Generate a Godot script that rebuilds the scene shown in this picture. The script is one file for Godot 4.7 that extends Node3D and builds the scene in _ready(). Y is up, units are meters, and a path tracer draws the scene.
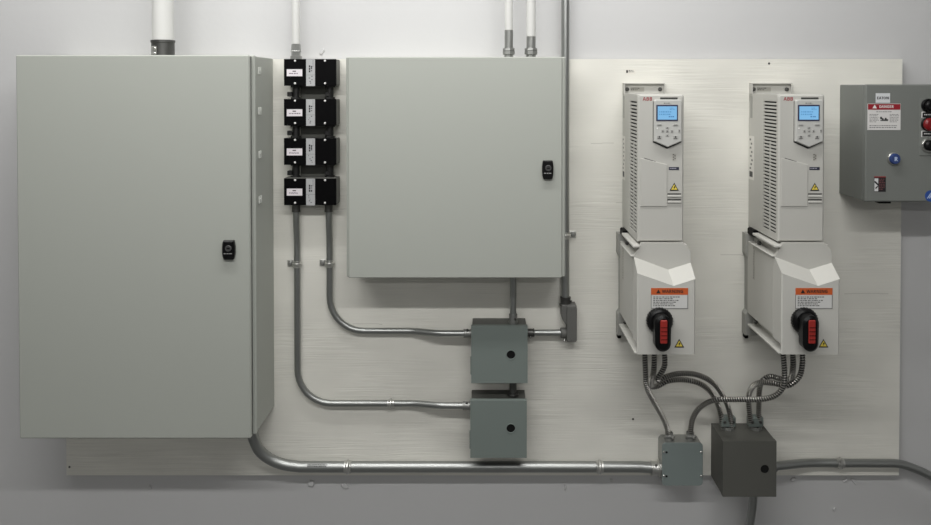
extends Node3D
# An electrical wall: enclosures, splitter boxes, conduit, two drives and a control station on a painted plywood board.
# Board front is z = 0, the wall stands behind it, the camera looks along -z.

const EYE := Vector3(0, 1.85, 2.25)
const FOCAL := 772.0          # in pixels of the 931 x 525 frame
const AXIS_X := 487.0
const AXIS_Y := 96.4
const PITCH := -0.01606
const WALL_Z := -0.025

var used := {}
var M := {}
var font_bold: SystemFont
var font_plain: SystemFont

func _ready():
	setup_view()
	make_materials()
	build_room()
	build_board()
	build_cabinets()
	build_splitters()
	build_boxes()
	build_conduits()
	build_drives()
	build_flexible()
	build_station()

# ---------------------------------------------------------------- view and light
func setup_view():
	var cam := Camera3D.new()
	cam.name = "camera"
	cam.projection = Camera3D.PROJECTION_FRUSTUM
	cam.keep_aspect = Camera3D.KEEP_HEIGHT
	cam.near = 0.05
	cam.far = 60.0
	cam.size = 0.05 * 525.0 / FOCAL
	cam.frustum_offset = Vector2((465.5 - AXIS_X) / FOCAL * 0.05, -(262.5 - AXIS_Y) / FOCAL * 0.05)
	cam.position = EYE
	cam.rotation.x = PITCH
	add_child(cam)
	cam.current = true
	var we := WorldEnvironment.new()
	we.name = "environment"
	var env := Environment.new()
	env.background_mode = Environment.BG_COLOR
	env.background_color = Color(0.02, 0.02, 0.02)
	env.tonemap_mode = Environment.TONE_MAPPER_LINEAR
	env.tonemap_exposure = 1.04
	env.sdfgi_enabled = true
	env.ssao_enabled = true
	env.ssil_enabled = true
	we.environment = env
	add_child(we)
	# strip lights: x centre, y, z, length, energy of each of the two faces, label
	strip_light(Vector3(-0.35, 2.95, 0.65), 2.4, 1.6, "long white strip light hung close to the wall, over the cabinets")
	strip_light(Vector3(-0.25, 2.78, 1.85), 2.4, 2.4, "long white strip light hung in the middle of the room")
	strip_light(Vector3(0.3, 2.78, 4.2), 2.4, 1.2, "white strip light hung farthest back, behind the viewer")

func strip_light(at: Vector3, length: float, energy: float, label: String):
	var t := thing("ceiling_light", label, "light", at)
	var st := begin()
	cbox(st, at + Vector3(-length / 2, 0.0, -0.05), at + Vector3(length / 2, 0.05, 0.05), 0.004)
	obj("housing", st, M_white(), t)
	for s in [-1, 1]:
		st = begin()
		var x = at.x + s * length * 0.4
		tube(st, [Vector3(x, at.y + 0.05, at.z), Vector3(x, 3.2, at.z)], 0.005, 8)
		obj("hanger", st, M_white(), t)
	var glow := StandardMaterial3D.new()
	glow.albedo_color = Color(0.9, 0.9, 0.9)
	glow.emission_enabled = true
	glow.emission = Color(1.0, 0.99, 0.97)
	glow.emission_energy_multiplier = 1.5
	st = begin()
	var prof := [Vector2(-0.045, 0), Vector2(0, -0.045), Vector2(0.045, 0)]
	for k in 2:
		var a: Vector2 = prof[k]
		var b: Vector2 = prof[k + 1]
		var o := Vector3(0, -1, -1 if k == 0 else 1)
		var l := Vector3(length / 2, 0, 0)
		quad(st, at + Vector3(0, a.y, a.x) - l, at + Vector3(0, a.y, a.x) + l, at + Vector3(0, b.y, b.x) + l, at + Vector3(0, b.y, b.x) - l, o)
	for s in [-1, 1]:
		var l2 := Vector3(s * length / 2, 0, 0)
		tri(st, at + l2 + Vector3(0, 0, -0.045), at + l2 + Vector3(0, -0.045, 0), at + l2 + Vector3(0, 0, 0.045), Vector3(s, 0, 0))
	obj("lamp_diffuser", st, glow, t)
	for s in [-1, 1]:
		var al := AreaLight3D.new()
		al.name = "strip_glow"
		al.area_size = Vector2(length, 0.06)
		al.light_energy = energy
		al.light_color = Color(1.0, 0.997, 0.99)
		al.shadow_enabled = true
		al.area_range = 12.0
		al.area_attenuation = 2.0
		t.add_child(al, true)
		al.position = Vector3(0, -0.03, s * 0.03)
		al.look_at_from_position(at + Vector3(0, -0.0275, s * 0.0275), at + Vector3(0, -1.0, s * 1.0), Vector3(1, 0, 0).cross(Vector3(0, -1, s)).normalized())

func M_white() -> StandardMaterial3D:
	if not M.has("fixture"):
		M["fixture"] = mat(Color8(225, 225, 222), 0.5)
	return M["fixture"]

# ---------------------------------------------------------------- helpers: places
func P(px: float, py: float, d: float) -> Vector3:
	# the point d metres in front of the board that lies on the sight line through a pixel of the photograph
	var dir := Basis(Vector3.RIGHT, PITCH) * Vector3((px - AXIS_X) / FOCAL, -(py - AXIS_Y) / FOCAL, -1.0)
	return EYE + dir * ((d - EYE.z) / dir.z)

func L(px: float, d: float) -> float:
	return px * (EYE.z - d) / FOCAL

# ---------------------------------------------------------------- helpers: nodes
func numbered(n: String) -> String:
	if not used.has(n):
		used[n] = 0
		return n
	used[n] += 1
	return "%s_%03d" % [n, used[n]]

func thing(called: String, label: String, category: String, at: Vector3, group := "") -> Node3D:
	var o := Node3D.new()
	o.name = numbered(called)
	add_child(o, true)
	o.position = at
	tag(o, label, category, group)
	return o

func tag(o: Node, label: String, category: String, group := ""):
	o.set_meta("label", label)
	o.set_meta("category", category)
	if group:
		o.set_meta("group", group)

func begin() -> SurfaceTool:
	var st := SurfaceTool.new()
	st.begin(Mesh.PRIMITIVE_TRIANGLES)
	st.set_smooth_group(-1)
	return st

func put(called: String, mesh: Mesh, m: Material, parent: Node) -> MeshInstance3D:
	var o := MeshInstance3D.new()
	o.mesh = mesh
	o.material_override = m
	o.cast_shadow = GeometryInstance3D.SHADOW_CASTING_SETTING_ON
	if parent == self:
		o.name = numbered(called)
	else:
		var k := 0
		var n := called
		while parent.has_node(n):
			k += 1
			n = "%s_%03d" % [called, k]
		o.name = n
		if parent.get_parent() == self and not parent is MeshInstance3D:
			o.position = -parent.position
	parent.add_child(o, true)
	return o

func obj(called: String, st: SurfaceTool, m: Material, parent: Node = self) -> MeshInstance3D:
	st.generate_normals()
	return put(called, st.commit(), m, parent)

func struct(called: String, st: SurfaceTool, m: Material) -> MeshInstance3D:
	var o := obj(called, st, m, self)
	o.set_meta("kind", "structure")
	return o

# ---------------------------------------------------------------- helpers: shapes
func tri(st: SurfaceTool, a: Vector3, b: Vector3, c: Vector3, out: Vector3):
	if (b - a).cross(c - a).dot(out) > 0:
		st.add_vertex(a); st.add_vertex(c); st.add_vertex(b)
	else:
		st.add_vertex(a); st.add_vertex(b); st.add_vertex(c)

func quad(st: SurfaceTool, a: Vector3, b: Vector3, c: Vector3, d: Vector3, out: Vector3):
	tri(st, a, b, c, out)
	tri(st, a, c, d, out)

func cbox(st: SurfaceTool, p: Vector3, q: Vector3, bev := 0.0):
	# box with chamfered edges
	var lo := Vector3(minf(p.x, q.x), minf(p.y, q.y), minf(p.z, q.z))
	var hi := Vector3(maxf(p.x, q.x), maxf(p.y, q.y), maxf(p.z, q.z))
	var c := (lo + hi) / 2
	var h := (hi - lo) / 2
	var b: float = minf(bev, minf(h.x, minf(h.y, h.z)) * 0.95)
	st.set_smooth_group(-1)
	for ax in 3:
		var u := (ax + 1) % 3
		var v := (ax + 2) % 3
		for s in [-1, 1]:
			var n := Vector3.ZERO
			n[ax] = s
			var pts: Array[Vector3] = []
			for k in [[-1, -1], [1, -1], [1, 1], [-1, 1]]:
				var w := Vector3.ZERO
				w[ax] = s * h[ax]
				w[u] = k[0] * (h[u] - b)
				w[v] = k[1] * (h[v] - b)
				pts.append(c + w)
			quad(st, pts[0], pts[1], pts[2], pts[3], n)
	if b <= 0.0:
		return
	for ax in 3:          # edges along ax
		var u := (ax + 1) % 3
		var v := (ax + 2) % 3
		for su in [-1, 1]:
			for sv in [-1, 1]:
				var e: Array[Vector3] = []
				for k in [[-1, 0], [1, 0], [1, 1], [-1, 1]]:
					var w := Vector3.ZERO
					w[ax] = k[0] * (h[ax] - b)
					w[u] = su * (h[u] - (b if k[1] == 1 else 0.0))
					w[v] = sv * (h[v] - (0.0 if k[1] == 1 else b))
					e.append(c + w)
				var n := Vector3.ZERO
				n[u] = su
				n[v] = sv
				quad(st, e[0], e[1], e[2], e[3], n)
	for sx in [-1, 1]:
		for sy in [-1, 1]:
			for sz in [-1, 1]:
				var s := Vector3(sx, sy, sz)
				tri(st, c + s * (h - Vector3(0, b, b)), c + s * (h - Vector3(b, 0, b)), c + s * (h - Vector3(b, b, 0)), s)

func frame_of(axis: Vector3) -> Array:
	var a := axis.normalized()
	var u := (Vector3.UP if absf(a.y) < 0.9 else Vector3.RIGHT).cross(a).normalized()
	return [u, a.cross(u)]

func lathe(st: SurfaceTool, at: Vector3, axis: Vector3, prof: Array, n := 20, turn := 0.0, smooth := true):
	# prof: Vector2(radius, height along the axis), from the foot outwards and up
	var a := axis.normalized()
	var f := frame_of(a)
	var u: Vector3 = f[0]
	var v: Vector3 = f[1]
	for k in prof.size() - 1:
		var p: Vector2 = prof[k]
		var q: Vector2 = prof[k + 1]
		var flat_ring := absf(q.y - p.y) < 1e-6
		st.set_smooth_group((k + 1) if smooth and not flat_ring else -1)
		for i in n:
			var t0 := TAU * i / n + turn
			var t1 := TAU * (i + 1) / n + turn
			var r0 := u * cos(t0) + v * sin(t0)
			var r1 := u * cos(t1) + v * sin(t1)
			var out := (r0 + r1) * (q.y - p.y) - a * (q.x - p.x) * 2.0
			var A := at + r0 * p.x + a * p.y
			var B := at + r1 * p.x + a * p.y
			var C := at + r1 * q.x + a * q.y
			var D := at + r0 * q.x + a * q.y
			if p.x > 1e-6:
				tri(st, A, B, C, out)
			if q.x > 1e-6:
				tri(st, A, C, D, out)
	st.set_smooth_group(-1)

func cyl(st: SurfaceTool, a: Vector3, b: Vector3, r: float, n := 20, bev := 0.0, turn := 0.0, smooth := true):
	var h := (b - a).length()
	var prof := [Vector2(0, 0), Vector2(r - bev, 0)]
	if bev > 0:
		prof.append(Vector2(r, bev)); prof.append(Vector2(r, h - bev))
	else:
		prof.append(Vector2(r, h))
	if bev > 0:
		prof.append(Vector2(r - bev, h))
	prof.append(Vector2(0, h))
	lathe(st, a, b - a, prof, n, turn, smooth)

func smooth_path(pts: Array, per := 6) -> Array:
	var out := []
	for i in pts.size() - 1:
		var p0: Vector3 = pts[maxi(i - 1, 0)]
		var p1: Vector3 = pts[i]
		var p2: Vector3 = pts[i + 1]
		var p3: Vector3 = pts[mini(i + 2, pts.size() - 1)]
		var t1 := (p2 - p0) * 0.5
		var t2 := (p3 - p1) * 0.5
		var m := (p2 - p1).length()
		if t1.length() > 0: t1 = t1.normalized() * m
		if t2.length() > 0: t2 = t2.normalized() * m
		for k in per:
			var t := float(k) / per
			var tt := t * t
			var t3 := tt * t
			out.append(p1 * (2 * t3 - 3 * tt + 1) + t1 * (t3 - 2 * tt + t) + p2 * (-2 * t3 + 3 * tt) + t2 * (t3 - tt))
	out.append(pts[-1])
	return out

func fillet(pts: Array, radius: float, per := 8) -> Array:
	# straight runs joined by round bends
	var out := [pts[0]]
	for i in range(1, pts.size() - 1):
		var p: Vector3 = pts[i]
		var a: Vector3 = (pts[i - 1] - p)
		var b: Vector3 = (pts[i + 1] - p)
		var ang := a.angle_to(b)
		var cut: float = minf(radius / tan(ang / 2), minf(a.length(), b.length()) * 0.49)
		var A := p + a.normalized() * cut
		var B := p + b.normalized() * cut
		for k in per + 1:
			var t := float(k) / per
			# conic with the weight that makes an arc
			var w := sin(ang / 2)
			var b0 := (1 - t) * (1 - t)
			var b1 := 2 * t * (1 - t) * w
			var b2 := t * t
			out.append((A * b0 + p * b1 + B * b2) / (b0 + b1 + b2))
	out.append(pts[-1])
	return out

func tube(st: SurfaceTool, pts: Array, r: float, n := 14, radii := []):
	var m := pts.size()
	var rings := []
	var t0: Vector3 = (pts[1] - pts[0]).normalized()
	var u: Vector3 = frame_of(t0)[0]
	for i in m:
		var t: Vector3 = (pts[mini(i + 1, m - 1)] - pts[maxi(i - 1, 0)]).normalized()
		u = (u - t * u.dot(t)).normalized()
		var v := t.cross(u)
		var ring := []
		var rr: float = r if radii.is_empty() else radii[i]
		for k in n:
			var an := TAU * k / n
			ring.append(pts[i] + (u * cos(an) + v * sin(an)) * rr)
		rings.append(ring)
	st.set_smooth_group(1)
	for i in m - 1:
		for k in n:
			var k2 := (k + 1) % n
			quad(st, rings[i][k], rings[i][k2], rings[i + 1][k2], rings[i + 1][k], (rings[i][k] + rings[i + 1][k2] - pts[i] - pts[i + 1]))
	st.set_smooth_group(-1)
	for e in [0, m - 1]:
		var out: Vector3 = (pts[0] - pts[1]) if e == 0 else (pts[m - 1] - pts[m - 2])
		for k in n:
			tri(st, pts[e], rings[e][k], rings[e][(k + 1) % n], out)

func prism(st: SurfaceTool, poly: Array, z0: float, z1: float, bev := 0.0):
	# outline in x, y pushed from z0 (back) to z1 (front); the front edge may be chamfered
	var pv := PackedVector2Array(poly)
	var n := pv.size()
	var area := 0.0
	for i in n:
		area += pv[i].cross(pv[(i + 1) % n])
	if area < 0:
		pv.reverse()
	var inner := PackedVector2Array()
	for i in n:
		var a := (pv[i] - pv[(i + n - 1) % n]).normalized()
		var b := (pv[(i + 1) % n] - pv[i]).normalized()
		var na := Vector2(-a.y, a.x)
		var nb := Vector2(-b.y, b.x)
		var s := (na + nb)
		inner.append(pv[i] + s * (bev / maxf(0.35, 1.0 + na.dot(nb))))
	var idx := Geometry2D.triangulate_polygon(inner)
	var idb := Geometry2D.triangulate_polygon(pv)
	st.set_smooth_group(-1)
	for k in range(0, idx.size(), 3):
		tri(st, v3(inner[idx[k]], z1), v3(inner[idx[k + 1]], z1), v3(inner[idx[k + 2]], z1), Vector3(0, 0, 1))
	for k in range(0, idb.size(), 3):
		tri(st, v3(pv[idb[k]], z0), v3(pv[idb[k + 1]], z0), v3(pv[idb[k + 2]], z0), Vector3(0, 0, -1))
	for i in n:
		var j := (i + 1) % n
		var e := pv[j] - pv[i]
		var out := Vector3(e.y, -e.x, 0)
		quad(st, v3(pv[i], z0), v3(pv[j], z0), v3(pv[j], z1 - bev), v3(pv[i], z1 - bev), out)
		if bev > 0:
			quad(st, v3(pv[i], z1 - bev), v3(pv[j], z1 - bev), v3(inner[j], z1), v3(inner[i], z1), out + Vector3(0, 0, e.length()))

func v3(p: Vector2, z: float) -> Vector3:
	return Vector3(p.x, p.y, z)

func plate_with_hole(st: SurfaceTool, lo: Vector3, hi: Vector3, c: Vector2, r: float):
	# a sheet between lo and hi with a round hole through it
	var angles := []
	for k in 28:
		angles.append(wrapf(TAU * k / 28, 0, TAU))
	for q in [Vector2(lo.x, lo.y), Vector2(hi.x, lo.y), Vector2(hi.x, hi.y), Vector2(lo.x, hi.y)]:
		angles.append(wrapf((q - c).angle(), 0, TAU))
	angles.sort()
	var inn := []
	var ext := []
	for a in angles:
		var d := Vector2(cos(a), sin(a))
		var t := INF
		if d.x > 1e-9: t = minf(t, (hi.x - c.x) / d.x)
		if d.x < -1e-9: t = minf(t, (lo.x - c.x) / d.x)
		if d.y > 1e-9: t = minf(t, (hi.y - c.y) / d.y)
		if d.y < -1e-9: t = minf(t, (lo.y - c.y) / d.y)
		inn.append(c + d * r)
		ext.append(c + d * t)
	for i in angles.size():
		var j := (i + 1) % angles.size()
		quad(st, v3(inn[i], hi.z), v3(inn[j], hi.z), v3(ext[j], hi.z), v3(ext[i], hi.z), Vector3(0, 0, 1))
		quad(st, v3(inn[i], lo.z), v3(inn[j], lo.z), v3(ext[j], lo.z), v3(ext[i], lo.z), Vector3(0, 0, -1))
		quad(st, v3(inn[i], lo.z), v3(inn[j], lo.z), v3(inn[j], hi.z), v3(inn[i], hi.z), v3(c * 2 - inn[i] - inn[j], 0))
		quad(st, v3(ext[i], lo.z), v3(ext[j], lo.z), v3(ext[j], hi.z), v3(ext[i], hi.z), v3(ext[i] + ext[j] - c * 2, 0))

func sheet(x0: float, y0: float, x1: float, y1: float, z: float, thick := 0.0006) -> ArrayMesh:
	# a thin printed sheet that faces +z, with its print on the front
	var st := begin()
	var c := [Vector3(x0, y1, z + thick), Vector3(x1, y1, z + thick), Vector3(x1, y0, z + thick), Vector3(x0, y0, z + thick)]
	var uv := [Vector2(0, 0), Vector2(1, 0), Vector2(1, 1), Vector2(0, 1)]
	for k in [0, 1, 2, 0, 2, 3]:
		st.set_uv(uv[k])
		st.add_vertex(c[k])
	for k in 4:
		var j := (k + 1) % 4
		var a: Vector3 = c[k]
		var b: Vector3 = c[j]
		st.set_uv(uv[k] * 0.98 + Vector2(0.01, 0.01))
		quad(st, a, b, b - Vector3(0, 0, thick), a - Vector3(0, 0, thick), (a + b) / 2 - Vector3((x0 + x1) / 2, (y0 + y1) / 2, z))
	st.generate_normals()
	return st.commit()

func words(s: String, at: Vector3, cap: float, m: Material, parent: Node, bold := true, stretch := 1.0, turn := 0.0) -> MeshInstance3D:
	# raised lettering, centred on at, with capitals cap metres high
	var tm := TextMesh.new()
	tm.text = s
	tm.font = font_bold if bold else font_plain
	tm.font_size = 32
	tm.pixel_size = cap / (32 * 0.714)
	tm.depth = 0.0004
	tm.curve_step = 1.0
	tm.horizontal_alignment = HORIZONTAL_ALIGNMENT_CENTER
	tm.vertical_alignment = VERTICAL_ALIGNMENT_CENTER
	var o := put("lettering", tm, m, parent)
	o.position = at + (o.position if parent.get_parent() == self and not parent is MeshInstance3D else Vector3.ZERO)
	o.scale.x = stretch
	o.rotation.z = turn
	return o

# ---------------------------------------------------------------- materials
func mat(c: Color, rough := 0.6, metal := 0.0) -> StandardMaterial3D:
	var m := StandardMaterial3D.new()
	m.albedo_color = c
	m.roughness = rough
	m.metallic = metal
	return m

func noise_normal(freq: float, strength: float, seed_: int, size := 256) -> NoiseTexture2D:
	var n := FastNoiseLite.new()
	n.seed = seed_
	n.frequency = freq
	n.fractal_octaves = 4
	var t := NoiseTexture2D.new()
	t.width = size
	t.height = size
	t.seamless = true
	t.noise = n
	t.as_normal_map = true
	t.bump_strength = strength
	return t

func make_materials():
	font_bold = SystemFont.new()
	font_bold.font_names = PackedStringArray(["Droid Sans"])
	font_bold.font_weight = 700
	font_plain = SystemFont.new()
	font_plain.font_names = PackedStringArray(["Droid Sans"])
	var wall := mat(Color8(197, 197, 197), 0.55)
	wall.normal_enabled = true
	wall.normal_texture = noise_normal(0.03, 2.0, 3)
	wall.normal_scale = 0.08
	wall.uv1_triplanar = true
	wall.uv1_world_triplanar = true
	wall.uv1_scale = Vector3(3, 3, 3)
	M["wall"] = wall
	M["floor"] = mat(Color8(96, 96, 95), 0.6)
	M["ceiling"] = mat(Color8(200, 200, 198), 0.8)
	M["grey_cabinet"] = mat(Color8(167, 170, 163), 0.5)
	M["cabinet_shade"] = mat(Color8(160, 163, 156), 0.5)
	M["gasket"] = mat(Color8(60, 60, 58), 0.8)
	M["black"] = mat(Color8(6, 6, 7), 0.5)
	M["black"].metallic_specular = 0.2
	M["black_gloss"] = mat(Color8(9, 9, 10), 0.35)
	M["black_gloss"].metallic_specular = 0.35
	M["hole"] = mat(Color8(8, 8, 8), 0.95)
	M["white_pipe"] = mat(Color8(205, 205, 202), 0.5)
	M["emt"] = mat(Color8(158, 160, 158), 0.36, 0.9)
	M["steel"] = mat(Color8(200, 200, 196), 0.28, 0.9)
	M["dark_steel"] = mat(Color8(92, 92, 90), 0.42, 0.85)
	M["zinc"] = mat(Color8(150, 151, 148), 0.4, 0.7)
	M["flex"] = mat(Color8(160, 158, 153), 0.32, 0.9)
	M["box_grey"] = mat(Color8(114, 123, 119), 0.5)
	M["box_blue_grey"] = mat(Color8(122, 132, 130), 0.5)
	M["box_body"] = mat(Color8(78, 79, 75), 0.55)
	M["clip"] = mat(Color8(196, 198, 192), 0.5)
	M["box_dark"] = mat(Color8(86, 86, 81), 0.55)
	M["station"] = mat(Color8(117, 120, 116), 0.5)
	M["plate_dark"] = mat(Color8(74, 75, 70), 0.6)
	M["nipple"] = mat(Color8(44, 44, 44), 0.45, 0.5)
	M["cable_core"] = mat(Color8(26, 26, 25), 0.7)
	M["fitting"] = mat(Color8(98, 98, 95), 0.55)
	M["splitter"] = mat(Color8(96, 96, 92), 0.5)
	M["drive"] = mat(Color8(186, 185, 179), 0.5)
	M["drive_pale"] = mat(Color8(194, 193, 187), 0.5)
	M["drive_grey"] = mat(Color8(150, 150, 145), 0.5)
	M["keypad"] = mat(Color8(188, 188, 184), 0.4)
	M["key"] = mat(Color8(168, 168, 164), 0.5)
	M["red_print"] = mat(Color8(146, 24, 38), 0.5)
	M["red_lens"] = mat(Color8(120, 14, 20), 0.3)
	M["red_grip"] = mat(Color8(150, 38, 31), 0.5)
	M["orange"] = mat(Color8(196, 92, 44), 0.5)
	M["yellow"] = mat(Color8(222, 200, 84), 0.5)
	M["white_label"] = mat(Color8(225, 224, 222), 0.5)
	M["ink"] = mat(Color8(24, 24, 24), 0.6)
	M["ink_soft"] = mat(Color8(70, 70, 70), 0.6)
	M["navy"] = mat(Color8(40, 42, 72), 0.5)
	M["blue"] = mat(Color8(42, 76, 146), 0.3)
	M["lens_blue"] = mat(Color8(50, 68, 118), 0.2)
	M["pale_blue"] = mat(Color8(190, 205, 232), 0.4)

func print_mat(im: Image, rough := 0.5) -> StandardMaterial3D:
	im.generate_mipmaps()
	var m := StandardMaterial3D.new()
	m.albedo_texture = ImageTexture.create_from_image(im)
	m.roughness = rough
	return m

func blank(w: int, h: int, c: Color) -> Image:
	var im := Image.create(w, h, false, Image.FORMAT_RGB8)
	im.fill(c)
	return im

func dashes(im: Image, r: Rect2i, rows: int, c: Color, rng: RandomNumberGenerator, fill := 0.85):
	# rows of small print too small to read
	var step := float(r.size.y) / rows
	for k in rows:
		var y := r.position.y + int(k * step)
		var x := r.position.x
		var stop := r.position.x + int(r.size.x * rng.randf_range(fill - 0.2, fill + 0.1))
		while x < mini(stop, r.end.x - 2):
			var w := rng.randi_range(3, 9)
			im.fill_rect(Rect2i(x, y, mini(w, r.end.x - x), maxi(1, int(step * 0.5))), c)
			x += w + rng.randi_range(2, 3)

# ---------------------------------------------------------------- room
func build_room():
	var x0 := -3.2
	var x1 := 3.0
	var z1 := 5.6
	var h := 3.2
	var st := begin()
	cbox(st, Vector3(x0 - 0.1, 0, WALL_Z - 0.12), Vector3(x1 + 0.1, h, WALL_Z))
	var wall := struct("wall_back", st, M["wall"])
	st = begin(); cbox(st, Vector3(x0 - 0.1, 0, WALL_Z), Vector3(x0, h, z1)); struct("wall_left", st, M["wall"])
	st = begin(); cbox(st, Vector3(x1, 0, WALL_Z), Vector3(x1 + 0.1, h, z1)); struct("wall_right", st, M["wall"])
	st = begin(); cbox(st, Vector3(x0 - 0.1, 0, z1), Vector3(x1 + 0.1, h, z1 + 0.1)); struct("wall_front", st, M["wall"])
	st = begin(); cbox(st, Vector3(x0 - 0.1, -0.1, WALL_Z - 0.12), Vector3(x1 + 0.1, 0, z1 + 0.1)); struct("floor", st, M["floor"])
	st = begin(); cbox(st, Vector3(x0 - 0.1, h, WALL_Z - 0.12), Vector3(x1 + 0.1, h + 0.1, z1 + 0.1)); struct("ceiling", st, M["ceiling"])
	# scraps of paint and paper that were left on the wall along the board
	var rng := RandomNumberGenerator.new()
	rng.seed = 11
	for a in [[345, 485, 9, 6, -0.6], [312, 483, 9, 7, 0.8], [565, 487, 3, 9, 0.0], [611, 480, 4, 4, 0.3], [793, 479, 7, 4, 0.7], [854, 481, 10, 4, -0.9], [845, 480, 6, 2, 0.8], [322, 52, 9, 4, 0.9], [834, 509, 4, 4, 0.0], [150, 487, 4, 5, 0.2]]:
		var c := P(a[0], a[1], WALL_Z)
		var poly := []
		for k in 9:
			var an := TAU * k / 9
			var rr := rng.randf_range(0.6, 1.1)
			poly.append(Vector2(c.x, c.y) + (Vector2(cos(an) * L(a[2], WALL_Z), sin(an) * L(a[3], WALL_Z)) * 0.5 * rr).rotated(a[4]))
		st = begin()
		prism(st, poly, WALL_Z, WALL_Z + rng.randf_range(0.004, 0.007), 0.002)
		obj("paint_scrap", st, M["wall"], wall)

# ---------------------------------------------------------------- plywood board
func build_board():
	var a := P(66.5, 475.3, 0.0)
	var b := P(902.5, 59.0, 0.0)
	var lo := Vector3(a.x, a.y, -0.019)
	var hi := Vector3(b.x, b.y, 0.0)
	var t := thing("plywood_board", "large white-painted plywood backboard with horizontal grain, fixed flat against the wall", "board", Vector3((lo.x + hi.x) / 2, lo.y, -0.01))
	var W := 1024
	var H := 1024
	var hgt := Image.create(W, H, false, Image.FORMAT_RGB8)
	var col := Image.create(W, H, false, Image.FORMAT_RGB8)
	var n1 := FastNoiseLite.new(); n1.seed = 5; n1.frequency = 0.02; n1.fractal_octaves = 3
	var n2 := FastNoiseLite.new(); n2.seed = 9; n2.frequency = 0.006; n2.fractal_octaves = 3
	var n3 := FastNoiseLite.new(); n3.seed = 21; n3.frequency = 0.012; n3.fractal_octaves = 2
	for y in H:
		for x in W:
			var warp := n3.get_noise_2d(x * 0.5, y * 0.5) * 4.0
			var g := n1.get_noise_2d(x * 0.5, (y + warp) * 16.0)
			var g2 := n1.get_noise_2d(x * 0.2 + 400.0, (y + warp) * 6.0)
			var rough := clampf(n2.get_noise_2d(x, y) * 1.6 + 0.5, 0.12, 1.0)
			var v := 0.5 + (g * 0.45 + g2 * 0.3) * rough
			hgt.set_pixel(x, y, Color(v, v, v))
			var s := n2.get_noise_2d(x * 1.3 + 90.0, y * 1.1)
			var k := 0.97 + g * 0.045 * rough + g2 * 0.02 * rough + s * 0.035
			col.set_pixel(x, y, Color(k * 0.908, k * 0.902, k * 0.868))
	# hairline checks in the face veneer
	var rng := RandomNumberGenerator.new()
	rng.seed = 4
	for k in 46:
		var x := rng.randi_range(0, W - 60)
		var y := rng.randi_range(4, H - 5)
		var w := rng.randi_range(15, 60)
		for i in w:
			var yy := y + int(sin(i * 0.05 + k) * 1.5)
			hgt.set_pixel(mini(x + i, W - 1), yy, Color(0.1, 0.1, 0.1))
			if k % 4 == 0:
				col.set_pixel(mini(x + i, W - 1), yy, Color(0.70, 0.69, 0.66))
	hgt.bump_map_to_normal_map(2.0)
	var m := print_mat(col, 0.55)
	hgt.generate_mipmaps()
	m.normal_enabled = true
	m.normal_texture = ImageTexture.create_from_image(hgt)
	m.normal_scale = 0.32
	var st := begin()
	var c := [Vector3(lo.x, hi.y, 0), Vector3(hi.x, hi.y, 0), Vector3(hi.x, lo.y, 0), Vector3(lo.x, lo.y, 0)]
	var uv := [Vector2(0, 0), Vector2(1, 0), Vector2(1, 1), Vector2(0, 1)]
	for k in [0, 1, 2, 0, 2, 3]:
		st.set_uv(uv[k])
		st.add_vertex(c[k])
	st.set_uv(Vector2(0.5, 0.5))
	var back := Vector3(0, 0, -0.019)
	for k in 4:
		var j := (k + 1) % 4
		quad(st, c[k], c[j], c[j] + back, c[k] + back, (c[k] + c[j]) / 2 - Vector3((lo.x + hi.x) / 2, (lo.y + hi.y) / 2, 0))
	quad(st, c[0] + back, c[1] + back, c[2] + back, c[3] + back, Vector3(0, 0, -1))
	st.generate_normals()
	st.generate_tangents()
	put("panel", st.commit(), m, t)
	st = begin()
	for y in [lo.y + 0.08, (lo.y + hi.y) / 2, hi.y - 0.12]:
		cbox(st, Vector3(lo.x + 0.05, y, WALL_Z), Vector3(hi.x - 0.05, y + 0.05, -0.019))
	obj("furring_strip", st, M["wall"], t)
	# screw heads that show
	for p in [[69.5, 467], [769, 63.5], [633, 419]]:
		st = begin()
		var q := P(p[0], p[1], 0)
		cyl(st, q - Vector3(0, 0, 0.002), q + Vector3(0, 0, 0.0012), 0.0032, 10, 0.0006)
		obj("screw", st, M["dark_steel"], t)
	# grade stamp
	var im := blank(48, 16, Color8(222, 219, 210))
	im.fill_rect(Rect2i(3, 4, 9, 8), Color8(30, 30, 30))
	rng.seed = 3
	dashes(im, Rect2i(15, 4, 31, 9), 2, Color8(60, 60, 60), rng)
	var s0 := P(625.5, 74.2, 0)
	var s1 := P(635.5, 68.8, 0)
	var o := put("stamp", sheet(s0.x, s0.y, s1.x, s1.y, 0.0, 0.0004), print_mat(im), t)
	o.set_meta("label", "small black stamped mark")

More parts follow.
